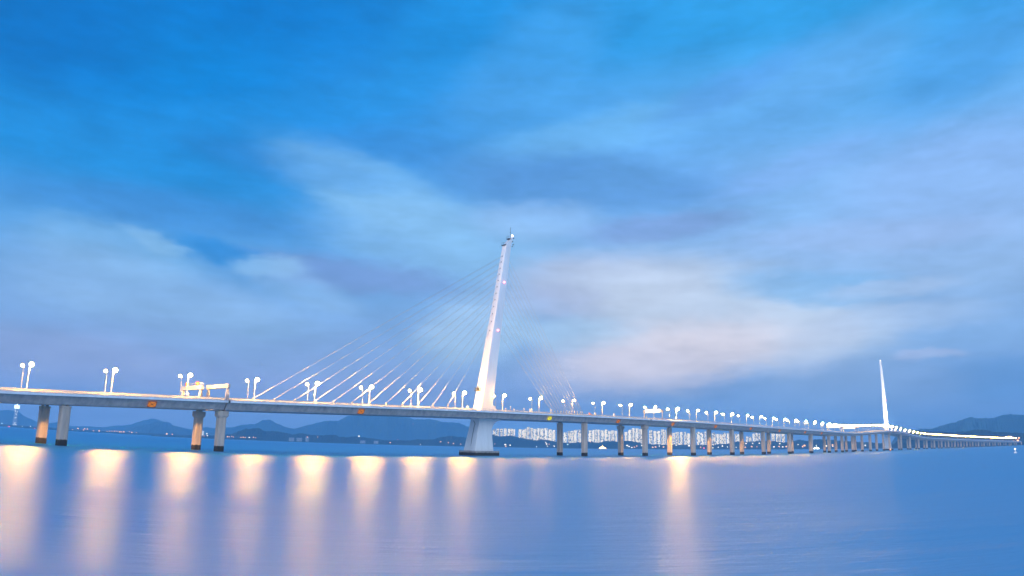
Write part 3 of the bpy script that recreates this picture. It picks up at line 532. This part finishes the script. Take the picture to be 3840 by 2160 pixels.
# navigation marks hung on the girder face
SG = [(-219.1, 'orange', 'framed orange board with a dark cross, leftmost, between the first two pier pairs'), (-104.4, 'orange', 'framed orange board with a dark cross under the fan of cables'),
      (48.7, 'yellow', 'bright yellow board with a dark cross, right of the near pylon'), (126, 'orange', 'orange crossed board between the first and second pier pairs right of the near pylon')]
for k_, s in enumerate((202.7, 277, 352.5, 429.4, 511, 574)):
    SG.append((s, 'orange', 'narrow orange board on the approach girder, %s from the near end' % ordn(k_ + 1)))
for s, c_, lb in SG:
    u, w = basis(s)
    a = pt(s, -16.45, F(s) - .2); b = pt(s, -14.5, F(s) - 3.2); v = (a - b).normalized(); nrm = v.cross(u).normalized()
    if nrm.dot(w) > 0: nrm = -nrm
    cen = (a + b) / 2 + nrm * .55
    root = tag(empty('navigation_sign', cen), lb, 'navigation sign', 'crossed boards along the girder')
    p_ = MB(); p_.box((0, 0, 0), (3.7, 2.9, .12), 0, u, v, nrm)
    for e_ in (-1.2, 1.2): p_.box(u * e_ - nrm * .28, (.12, 2.2, .44), 0, u, v, nrm)
    p_.build('board', M[c_], root)
    x_ = MB(); dg = math.hypot(3.4, 2.6)
    for sg in (-1, 1):
        d1 = (u * 3.4 + v * 2.6 * sg).normalized(); x_.box(nrm * (.095 + .012 * sg), (dg, .22, .05), 0, d1, nrm.cross(d1), nrm)
    for e_ in (-1, 1):
        x_.box(nrm * .10 + v * 1.4 * e_, (3.7, .14, .08), 0, u, v, nrm); x_.box(nrm * .10 + u * 1.8 * e_, (.14, 2.66, .07), 0, u, v, nrm)
    x_.build('cross', M['cross'], root)
def cabinet(s, lat, w_, h_, label, name='equipment_cabinet'):
    root = tag(empty(name, pt(s, lat, F(s) + 1.1), head(s)), label, 'cabinet', 'cabinets on the bridge median')
    a = MB(); a.box((0, 0, .9), (.3, .3, 1.8)); a.build('stand', M['pole'], root)
    b = MB(); b.box((0, 0, 1.8 + h_ / 2), (w_, w_ * .8, h_)); b.box((0, 0, 1.85 + h_), (w_ * 1.15, w_ * .95, .12)); b.build('housing', M['white'], root)
for s, lb in ((44.5, 'white cabinet on a post just right of the near pylon'), (66, 'white cabinet on a post left of the bunched back cables'), (116, 'white cabinet on a post right of the bunched back cables'), (140, 'second white cabinet right of the bunched back cables')):
    cabinet(s, -1.0, 1.2, 1.9, lb)
def bollard(s, h_, label):
    root = tag(empty('camera_post', pt(s, -1.2, F(s) + 1.1), head(s)), label, 'camera post', 'short posts on the bridge median')
    a = MB(); a.tube([(0, 0, 0), (0, 0, h_)], .24, 8); a.build('post', M['pole'], root, True)
    b = MB(); b.ball((0, 0, h_ + .2), (.55, .55, .4), 10, 6); b.build('camera_dome', M['white'], root, True)
for s, h_, lb in ((20.5, 2.8, 'short domed post, leftmost beside the foot of the near pylon'), (25, 4.2, 'tallest domed post right of the near pylon foot'), (28, 3.0, 'short domed post beside the tallest one'), (38, 3.4, 'lone domed post right of the near pylon'), (-195.5, 2.6, 'short domed post left of the white gantries'), (-14, 3.0, 'short domed post just left of the near pylon foot')):
    bollard(s, h_, lb)
# orange crash cushion behind the last back cable
tr = tag(empty('crash_cushion', pt(108.5, -1.6, F(108.5) + 1.1), head(108.5)), 'orange crash cushion at the foot of the rightmost back cable', 'crash cushion')
a = MB()
for k_ in range(4): a.tube([(k_ * 1.1, 0, 0), (k_ * 1.1, 0, 3.2 - .45 * k_)], [.5, .5], 8)
a.build('drum', M['orange'], tr); a = MB(); a.box((1.6, 0, .15), (4.8, 1.4, .3)); a.build('base', M['dark'], tr)
# floodlights that wash the far pylon
def floodlight(x, lat, z, tx, ty, tz, power, label):
    base = P2(x, lat, z); tgt = P2(tx, ty, tz); d = (tgt - base).normalized()
    root = tag(empty('floodlight', base), label, 'floodlight', 'floodlights at the foot of the distant pylon')
    a = MB(); a.tube([(0, 0, 0), (0, 0, 1.6)], .15, 6); s_ = d.orthogonal().normalized(); t_ = d.cross(s_)
    a.box(Vector((0, 0, 2.2)), (1.4, 1.4, .9), 0, s_, t_, d); a.build('housing', M['dark'], root)
    g = MB(); g.box(Vector((0, 0, 2.2)) + d * .5, (1.25, 1.25, .08), 0, s_, t_, d); g.build('glass', M['flood'], root)
    ld = bpy.data.lights.new('flood_beam', 'SPOT'); ld.energy = power; ld.spot_size = R(50); ld.spot_blend = .6; ld.color = (1, .93, .86); ld.shadow_soft_size = .5
    lo = bpy.data.objects.new('flood_beam', ld); col.objects.link(lo); lo.parent = root; lo.location = Vector((0, 0, 2.2)) + d * .7
    lo.rotation_euler = (-d).to_track_quat('Z', 'Y').to_euler()
zf = 28.6
FL = FLOODW
for i, (x, la, tz, pw, lb) in enumerate(((34, -13, 105, 1.4, 'floodlight on the deck in front of the distant pylon, near edge, right one'), (-30, -13, 95, 1.4, 'floodlight on the deck in front of the distant pylon, near edge, left one'), (24, -6, 45, .25, 'low floodlight nearest the foot of the distant pylon, right side'), (-26, -6, 45, .25, 'low floodlight nearest the foot of the distant pylon, left side'))):
    floodlight(x, la, zf, 12 if tz > 60 else 4, 0, tz, pw * FL, lb)

# ---------------------------------------------------------------- water
def water_fn(t, b):
    g = t.nodes.new('ShaderNodeNewGeometry'); n = t.nodes.new('ShaderNodeTexNoise'); n.inputs['Scale'].default_value = .14; n.inputs['Detail'].default_value = 7; n.inputs['Roughness'].default_value = .62
    mp = t.nodes.new('ShaderNodeMapping'); mp.vector_type = 'TEXTURE'; mp.inputs['Rotation'].default_value = (0, 0, R(50)); mp.inputs['Scale'].default_value = (1.0, 5.0, 1)
    t.links.new(g.outputs['Position'], mp.inputs[0]); t.links.new(mp.outputs[0], n.inputs['Vector'])
    n2_ = t.nodes.new('ShaderNodeTexNoise'); n2_.inputs['Scale'].default_value = .07; n2_.inputs['Detail'].default_value = 4; t.links.new(mp.outputs[0], n2_.inputs['Vector'])
    mr = t.nodes.new('ShaderNodeMapRange'); mr.inputs['To Min'].default_value = WROUGH - .04; mr.inputs['To Max'].default_value = WROUGH + .05; mr.inputs['From Min'].default_value = .3; mr.inputs['From Max'].default_value = .7
    t.links.new(n2_.outputs[0], mr.inputs[0]); # wind-roughened sea: Gaussian wave slopes (Beckmann) over the turbid blue water body
    gl_ = t.nodes.new('ShaderNodeBsdfAnisotropic'); gl_.distribution = 'BECKMANN'; gl_.inputs['Color'].default_value = (.62, .67, .72, 1)
    df = t.nodes.new('ShaderNodeBsdfDiffuse'); df.inputs['Color'].default_value = (*WCOL, 1)
    mxs = t.nodes.new('ShaderNodeMixShader'); mxs.inputs[0].default_value = .5; t.links.new(df.outputs[0], mxs.inputs[1]); t.links.new(gl_.outputs[0], mxs.inputs[2])
    t.links.new(mxs.outputs[0], t.nodes['Material Output'].inputs['Surface']); t.links.new(mr.outputs[0], gl_.inputs['Roughness'])
    bp = t.nodes.new('ShaderNodeBump'); bp.inputs['Strength'].default_value = .6; bp.inputs['Distance'].default_value = .7
    t.links.new(n.outputs[0], bp.inputs['Height']); t.links.new(bp.outputs[0], gl_.inputs['Normal']); t.links.new(bp.outputs[0], df.inputs['Normal'])
M['water'] = mat('sea_water', WCOL, .3, fn=water_fn)
mb = MB(); rg = [0, 400, 1500, 5000, 12000]; nA = 72; rings = []
vs = [(CX, CY, 0)]; fs = []
for k_, r_ in enumerate(rg[1:]):
    vs += [(CX + r_ * math.cos(2 * math.pi * i / nA), CY + r_ * math.sin(2 * math.pi * i / nA), 0) for i in range(nA)]
for i in range(nA):
    j = (i + 1) % nA; fs.append((0, 1 + i, 1 + j))
    for k_ in range(len(rg) - 2): fs.append((1 + k_ * nA + i, 1 + (k_ + 1) * nA + i, 1 + (k_ + 1) * nA + j, 1 + k_ * nA + j))
mb.add(vs, fs); tag(mb.build('water', M['water']), 'wide calm bay water reflecting the bridge lamps', None, None, 'structure')

# ---------------------------------------------------------------- hills and shores
def veg(c1, c2, sc_):
    return mottled(c1, c2, sc_, streak=False)
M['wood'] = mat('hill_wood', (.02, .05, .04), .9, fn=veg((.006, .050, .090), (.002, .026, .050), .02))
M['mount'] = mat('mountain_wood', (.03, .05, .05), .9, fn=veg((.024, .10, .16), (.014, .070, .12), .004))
M['mud'] = mat('mud_flat', (.12, .12, .13), .7, fn=veg((.16, .16, .17), (.08, .08, .09), .01))
rnd = random.Random(5)
def fbm(x, seed, oct_=5, base=1.0):
    r_ = np.random.default_rng(seed); out = 0; amp = 1; fr = base
    for _ in range(oct_):
        tab = r_.uniform(-1, 1, 4096); xi = np.floor(x * fr).astype(int); t = x * fr - xi; t = t * t * (3 - 2 * t)
        out = out + amp * (tab[xi % 4096] * (1 - t) + tab[(xi + 1) % 4096] * t); amp *= .5; fr *= 2.03
    return out
hillfn = {}
def hill(name, pts_, D, depth, m_, rough_m, step, label, seed, fade=1.2):
    pts_ = sorted(pts_); A = np.array([q[0] for q in pts_]); E = np.array([q[1] for q in pts_])
    az_ = np.arange(A[0] - fade, A[-1] + fade, step)
    zr = np.maximum(CZ + D * np.tan(np.radians(np.interp(az_, A, E))), 0)
    zr *= np.clip((az_ - A[0] + fade) / fade, 0, 1) * np.clip((A[-1] + fade - az_) / fade, 0, 1)
    prof = [(-1, -.02), (-.92, .10), (-.75, .28), (-.55, .50), (-.35, .72), (-.17, .89), (0, 1), (.3, .8), (1, -.05)]
    rows = []
    for j, (dd, hh) in enumerate(prof):
        wob = fbm(az_ * 2.2 / max(step, .03) * .05 + j * .35, seed + 1, 4)
        hgt = zr * np.clip(hh * (1 + (.16 * wob if 0 < hh < 1 else 0)), -.05, .97 if hh < 1 else 1) + (rough_m * fbm(az_ / step * .33, seed + j, 4) * min(1, hh * 2) if hh > 0 else -3)
        rr = D + dd * depth
        rows.append(np.stack([CX + rr * np.cos(np.radians(az_)), CY + rr * np.sin(np.radians(az_)), hgt], 1))
    V = np.concatenate(rows); n = len(az_); fs = []
    for j in range(len(rows) - 1):
        for i in range(n - 1): fs.append((j * n + i, j * n + i + 1, (j + 1) * n + i + 1, (j + 1) * n + i))
    mb_ = MB(); mb_.add(V, fs); tag(mb_.build(name, m_), label, None, None, 'structure')
    hillfn[name] = (az_, zr, D, depth, prof)
hill('hills', NEAR, 4700, 330, M['wood'], 2.6, .03, 'low dark wooded hills along the far shore', 11)
hill('headland', NEARR, 3700, 500, M['wood'], 2.0, .04, 'dark wooded headland at the far right end of the bridge', 12, .8)
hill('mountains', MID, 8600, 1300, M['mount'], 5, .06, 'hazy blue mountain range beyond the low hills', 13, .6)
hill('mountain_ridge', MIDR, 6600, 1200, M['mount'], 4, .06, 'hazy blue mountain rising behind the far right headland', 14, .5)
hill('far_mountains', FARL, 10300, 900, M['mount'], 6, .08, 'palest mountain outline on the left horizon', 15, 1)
def strip(name, a0, a1, D0, D1, z, m_, label):
    n = 160; vs = []
    for i in range(n + 1):
        a_ = a0 + (a1 - a0) * i / n
        for dd, zz in ((D0 + 25 * math.sin(i * .7) + 12 * math.sin(i * 2.1), -.5), (D0 + 30 + 25 * math.sin(i * .7), z), (D1, z * 1.5), (D1 + 20, -.5)):
            vs.append((CX + dd * math.cos(R(a_)), CY + dd * math.sin(R(a_)), zz))
    fs = [(i * 4 + j, i * 4 + j + 1, (i + 1) * 4 + j + 1, (i + 1) * 4 + j) for i in range(n) for j in range(3)]
    mb_ = MB(); mb_.add(vs, fs); tag(mb_.build(name, m_), label, None, None, 'structure')
strip('mud_flat', 16, 74, 3450, 3560, .45, M['mud'], 'thin pale mud flat in front of the far shore')
strip('shore', 10, 74, 4180, 4400, 2.2, M['wood'], 'low dark shoreline at the foot of the far hills')
strip('coast', 70, 100, 5900, 6300, 12, M['wood'], 'low dark coast on the far left')

# ---------------------------------------------------------------- lit apartment towers behind the hills
M['apt_wall'] = mat('apartment_wall', (.62, .56, .50), .8, emit=(1, .86, .70), strength=.10)
M['apt_warm'] = mat('apartment_window_warm', (.8, .7, .5), .5, emit=(1, .76, .40), strength=2.0)
M['apt_cool'] = mat('apartment_window_cool', (.8, .8, .8), .5, emit=(1, .92, .66), strength=1.7)
M['apt_dark'] = mat('apartment_window_dark', (.08, .1, .14), .3)
GAPS = [(1846, 1937, 'of the cluster right of near pylon'), (1937, 1975, 'just left of the tallest cluster'), (1975, 2100, 'of the tall cluster before the first right-hand pier'), (2100, 2190, 'between right-hand piers first and second'), (2190, 2325, 'between right-hand piers second and third'), (2325, 2425, 'between right-hand piers third and fourth'), (2425, 2510, 'between right-hand piers fourth and fifth'), (2510, 2600, 'between right-hand piers fifth and sixth'), (2600, 2660, 'between right-hand piers sixth and seventh'), (2660, 2745, 'between right-hand piers seventh and eighth'), (2745, 2790, 'beside the ninth right-hand pier'), (2790, 2880, 'beside the tenth right-hand pier'), (2880, 2960, 'of the rightmost cluster behind piers')]
cnt = {}
for ai, (px, a_, da, et, eb) in enumerate(APTS):
    D = 4980 + 40 * (ai % 3); wdt = max(12, R(da) * D * .93); top = CZ + D * math.tan(R(et)); dep = 17
    loc = polar(a_, 0, D); loc.z = 0
    rz = R(a_) - math.pi / 2 + rnd.uniform(-.12, .12)
    g = MB(); z0 = 8
    hw = wdt / 2
    # stepped crown and bayed plan
    plan = [(-hw, -dep / 2 + 2), (-hw * .62, -dep / 2 + 2), (-hw * .62, -dep / 2), (-hw * .12, -dep / 2), (-hw * .12, -dep / 2 + 3), (hw * .12, -dep / 2 + 3), (hw * .12, -dep / 2), (hw * .62, -dep / 2), (hw * .62, -dep / 2 + 2), (hw, -dep / 2 + 2), (hw, dep / 2), (-hw, dep / 2)]
    g.loft([[(x, y, z) for x, y in plan] for z in (z0, top)])
    g.box((0, 0, top + 1.6), (wdt * .34, dep * .4, 3.2)); g.box((hw * .5, 2, top + .8), (wdt * .2, dep * .3, 1.5))
    style = rnd.random(); rows_ = int((top - z0) / 7.5)
    for r_ in range(rows_):
        zc = top - 4.4 - r_ * 7.5
        if zc < z0 + 2: break
        for cx_, yy, ww in ((-hw * .81, -dep / 2 + 1.85, wdt * .13), (-hw * .37, -dep / 2 - .15, wdt * .19), (hw * .37, -dep / 2 - .15, wdt * .19), (hw * .81, -dep / 2 + 1.85, wdt * .13)):
            q = rnd.random(); mi_ = 1 if q < .50 else (2 if q < .70 else 3)
            g.box((cx_, yy, zc), (ww, .3, 4.6), mi_)
    if style < .55: g.box((0, -dep / 2 + 2.85, (z0 + top) / 2), (wdt * .10, .3, top - z0 - 4), 2)
    o = g.build('apartment_tower', [M['apt_wall'], M['apt_warm'], M['apt_cool'], M['apt_dark']])
    o.location = loc; o.rotation_euler = (0, 0, rz)
    gap = next(q for q in GAPS if q[0] <= px < q[1]); cnt[gap[0]] = cnt.get(gap[0], 0) + 1
    tag(o, 'lit apartment tower, %s from left %s' % (ordn(cnt[gap[0]]), gap[2]), 'apartment tower', 'lit apartment towers beyond the bay')
# two far white slabs and the skyscraper on the left
for (av, lb) in zip(TWIN, ('left of the two distant white tower blocks beside the second pier pair', 'right of the two distant white tower blocks beside the second pier pair')):
    D = 6100; top = CZ + D * math.tan(R(av[1])); loc = polar(av[0], 0, D); loc.z = 0
    g = MB(); g.box((0, 0, top / 2), (17, 14, top)); g.box((0, 0, top + 1.5), (7, 6, 3))
    for r_ in range(int(top / 6)):
        for cx_ in (-5.4, -1.8, 1.8, 5.4): g.box((cx_, -7.1, top - 3 - r_ * 6), (2.4, .3, 3), 1)
    o = g.build('apartment_tower', [M['apt_wall'], M['apt_cool']]); o.location = loc; o.rotation_euler = (0, 0, R(av[0]) - math.pi / 2)
    tag(o, lb, 'apartment tower', 'distant white tower blocks')
D = 6400; K = SKYSCRAPER; loc = polar(K[2], 0, D); loc.z = 0
zc0 = CZ + D * math.tan(R(K[3])); zc1 = CZ + D * math.tan(R(K[5])); zc2 = CZ + D * math.tan(R(K[7]))
M['sky_body'] = mat('glass_tower_body', (.22, .3, .42), .35, fn=mottled((.26, .34, .46), (.18, .26, .38), .05))
M['sky_crown'] = mat('glass_tower_crown', (.9, .95, 1), .4, emit=(.82, .96, 1), strength=2.2)
sk = tag(empty('skyscraper', loc, R(K[2]) - math.pi / 2), 'slender skyscraper with glowing white crown on the far left shore', 'skyscraper')
g = MB(); g.loft([[(x * w_, y * w_, z) for x, y in ((-1, -.6), (-.6, -1), (.6, -1), (1, -.6), (1, .6), (.6, 1), (-.6, 1), (-1, .6))] for w_, z in ((19, 0), (19, zc0 * .25), (15, zc0 * .8), (14, zc0))]); g.build('tower_shaft', M['sky_body'], sk)
g = MB(); g.loft([[(x * w_, y * w_, z) for x, y in ((-1, -.6), (-.6, -1), (.6, -1), (1, -.6), (1, .6), (.6, 1), (-.6, 1), (-1, .6))] for w_, z in ((17, zc0 + .5), (20, zc0 + 6), (20, zc1 - 4), (14, zc1))]); g.build('crown', M['sky_crown'], sk)
g = MB(); g.tube([(0, 0, zc1), (0, 0, zc2)], [5, 2], 6); g.build('spire', M['sky_crown'], sk)
g = MB()
for r_ in range(26):
    g = MB(); z = 10 + rnd.random() * zc0 * .9
    if r_ < 12: z = 8 + rnd.random() * zc0 * .22
    g.box((rnd.uniform(-12, 9), -20.3, z), (rnd.uniform(3, 8), .5, 3), 0)
    g.build('lit_window', M['apt_cool'], sk)

# ---------------------------------------------------------------- lights, sheds, boats and buoys on and before the far shore
SC = {'w': (1, .86, .60), 'o': (1, .46, .17), 'r': (1, .12, .14), 'g': (.75, 1, .82)}
CN = {'w': 'white', 'o': 'orange', 'r': 'red', 'g': 'greenish'}
for k_, c_ in SC.items(): M['sh_' + k_] = mat('shore_lamp_' + CN[k_], c_, .4, emit=c_, strength=2.2 if k_ != 'w' else 3)
def hill_hit(a_, e_):
    best = None
    for nm in ('hills',):
        az_, zr, D, depth, prof = hillfn[nm]
        if not (az_[0] < a_ < az_[-1]): continue
        z_ = float(np.interp(a_, az_, zr))
        for t in np.linspace(-1, 0, 120):
            hs = z_ * np.interp(t, [q[0] for q in prof], [q[1] for q in prof]); d_ = D + t * depth
            if CZ + d_ * math.tan(R(e_)) <= hs + 6: return d_, hs
        return D, z_
    return None
PXN = [(0, 155, 'left of the first pier pair'), (155, 260, 'beside the first pier pair'), (260, 700, 'between the first two pier pairs'), (700, 850, 'beside the second pier pair'), (850, 1200, 'below the small peaked hill'), (1200, 1750, 'on the hills left of near pylon'), (1750, 2090, 'between near pylon and first right-hand pier'), (2090, 2330, 'behind right-hand piers one to three'), (2330, 2520, 'beside the fourth right-hand pier'), (2520, 2780, 'behind the middle approach piers'), (2780, 3000, 'behind the close-set approach piers'), (3000, 3700, 'near the foot of the distant pylon'), (3700, 3900, 'at the landing beyond the bridge end')]
cnt = {}; lamps = {}
order = sorted(SHORE_LIGHTS, key=lambda q: q[0])
for px, a_, e_, sz, c_ in order:
    if px < 560:
        D = 5890; zb = 0
        hit = None
    else:
        hit = hill_hit(a_, e_); D = 4170
        if hit: D, zb = hit[0] - 4, hit[1]
        if e_ < .0: D, zb = 4150, .5
        if px > 3700: D, zb = 3120, 1
    zt = CZ + D * math.tan(R(e_)); zb = min(zb if hit else .5, zt - 4)
    r_ = sz * D / 2592 * .72
    key = c_
    p_ = polar(a_, e_, D)
    root = empty('shore_lamp', (p_.x, p_.y, zb))
    g = MB(); g.tube([(0, 0, 0), (0, 0, max(2, zt - zb))], .35, 5); g.build('mast', M['dark'], root)
    g = MB(); g.ball((0, 0, zt - zb), (r_, r_, r_ * .75), 8, 6); g.build('lamp_glass', M['sh_' + c_], root, True)
    gap = next(q for q in PXN if q[0] <= px < q[1]); kk = (gap[0], c_); cnt[kk] = cnt.get(kk, 0) + 1
    tag(root, '%s shore light, %s of its colour %s' % (CN[c_], ordn(cnt[kk]), gap[2]), 'shore light', 'lights along the far shore')
M['pale_wall'] = mat('pale_wall', (.3, .34, .4), .8, fn=mottled((.36, .40, .46), (.18, .22, .28), .12))
M['roof'] = mat('shed_roof', (.3, .34, .4), .7, fn=mottled((.34, .38, .44), (.26, .3, .36), .05))
for i, (a_, e_, sz) in enumerate(SHEDS):
    D = 4340; p_ = polar(a_, e_, D); w_ = 34 * sz; hh = 7
    root = tag(empty('shore_shed', (p_.x, p_.y, 3), R(a_) - math.pi / 2), 'long low pale building by the far water, %s from left' % ordn(i + 1), 'shed', 'pale low buildings on the far shore')
    top = max(9, p_.z - 3 + hh)
    g = MB(); g.box((0, 0, top / 2), (w_, 12, top)); g.build('wall', M['pale_wall'], root)
    g = MB(); g.loft([[(x, -7, top + .1), (x, 7, top + .1), (x, 0, top + 4)] for x in (-w_ / 2 - 1, w_ / 2 + 1)]); g.build('roof', M['roof'], root)
def boat(a_, D, ln, c_, label, name):
    p_ = polar(a_, 0, D); root = tag(empty(name, (p_.x, p_.y, 0), R(a_) - math.pi / 2 + .1), label, 'boat')
    g = MB(); hl = ln / 2; b_ = ln * .13
    q = lambda s_, z: [(-hl * .95 * s_, -b_ * s_, z), (hl * .55 * s_, -b_ * s_, z), (hl * s_, 0, z), (hl * .55 * s_, b_ * s_, z), (-hl * .95 * s_, b_ * s_, z)]
    g.loft([q(.86, -.6), q(.95, 1.2), q(1.0, 2.8)]); g.build('hull', M['pale_wall'], root)
    g = MB(); g.box((-ln * .08, 0, 4.4), (ln * .62, b_ * 1.5, 3.1)); g.box((-ln * .02, 0, 7.3), (ln * .40, b_ * 1.2, 2.5)); g.build('cabin', M['white'], root)
    for zz, L_, bb in ((4.6, ln * .60, b_ * .75), (7.4, ln * .38, b_ * .6)):
        for sg in (-1, 1):
            g = MB(); g.box((-ln * .06, sg * (bb + .1), zz), (L_, .2, 1.7))
            g.build('lit_window_band', M['boat_' + c_], root)
    g = MB(); g.tube([(-ln * .05, 0, 8.5), (-ln * .05, 0, 14)], .2, 6); g.box((-ln * .05, 0, 12.6), (2.4, .2, .2)); g.build('mast', M['pole'], root)
    for lx, ly, lz in [(float(x), -b_ * .9, 3.6) for x in np.linspace(-hl * .8, hl * .6, 7)] + [(-ln * .05, 0, 14.3)]:
        g = MB(); g.ball((lx, ly, lz), .9, 6, 4); g.build('deck_lamp', M['boat_' + c_], root)
M['boat_o'] = mat('boat_light_orange', (1, .7, .4), .4, emit=(1, .56, .22), strength=14)
M['boat_g'] = mat('boat_light_green', (.9, 1, .8), .4, emit=(.92, 1, .74), strength=14)
boat(BOAT[0], 2700, 34, 'o', 'brightly lit orange ferry behind the third and second right-hand piers', 'ferry')
boat(BOAT2[0], 3100, 30, 'g', 'boat glowing greenish white behind the piers near the distant pylon', 'ferry')
def buoy(av, c_, r_, label):
    D = CZ / math.tan(R(-av[1])) ; D = min(D, 1250)
    p_ = polar(av[0], 0, D); root = tag(empty('buoy', (p_.x, p_.y, 0)), label, 'buoy', 'lit buoys')
    g = MB(); g.loft([[(r2 * math.cos(t), r2 * math.sin(t), z) for t in (2 * math.pi * i / 10 for i in range(10))] for r2, z in ((.6, -.5), (1.1, -.2), (1.1, .6), (.35, 1.0), (.2, 2.4))]); g.build('float', M['orange'] if c_ == 'o' else M['white'], root, True)
    g = MB(); g.ball((0, 0, 2.8), r_, 8, 6); g.build('lamp_glass', M['sh_' + c_], root, True)
buoy(BUOY[0], 'o', 1.0, 'small buoy with orange light below the distant pylon')
buoy(BUOY[1], 'w', .55, 'small buoy with white light near the right edge')

# ---------------------------------------------------------------- sea haze over the whole bay
if HAZE:
    hz = bpy.data.materials.new('sea_haze'); hz.use_nodes = True; t = hz.node_tree; t.nodes.clear()
    pv = t.nodes.new('ShaderNodeVolumePrincipled'); pv.inputs['Color'].default_value = HCOL; pv.inputs['Density'].default_value = HAZE; pv.inputs['Anisotropy'].default_value = .2
    ou = t.nodes.new('ShaderNodeOutputMaterial'); t.links.new(pv.outputs[0], ou.inputs['Volume'])
    g = MB(); g.box((CX, CY, 224), (24800, 24800, 450)); o = g.build('haze', hz); o.display_type = 'WIRE'
    tag(o, 'thin blue evening haze over the bay', None, None, 'stuff')
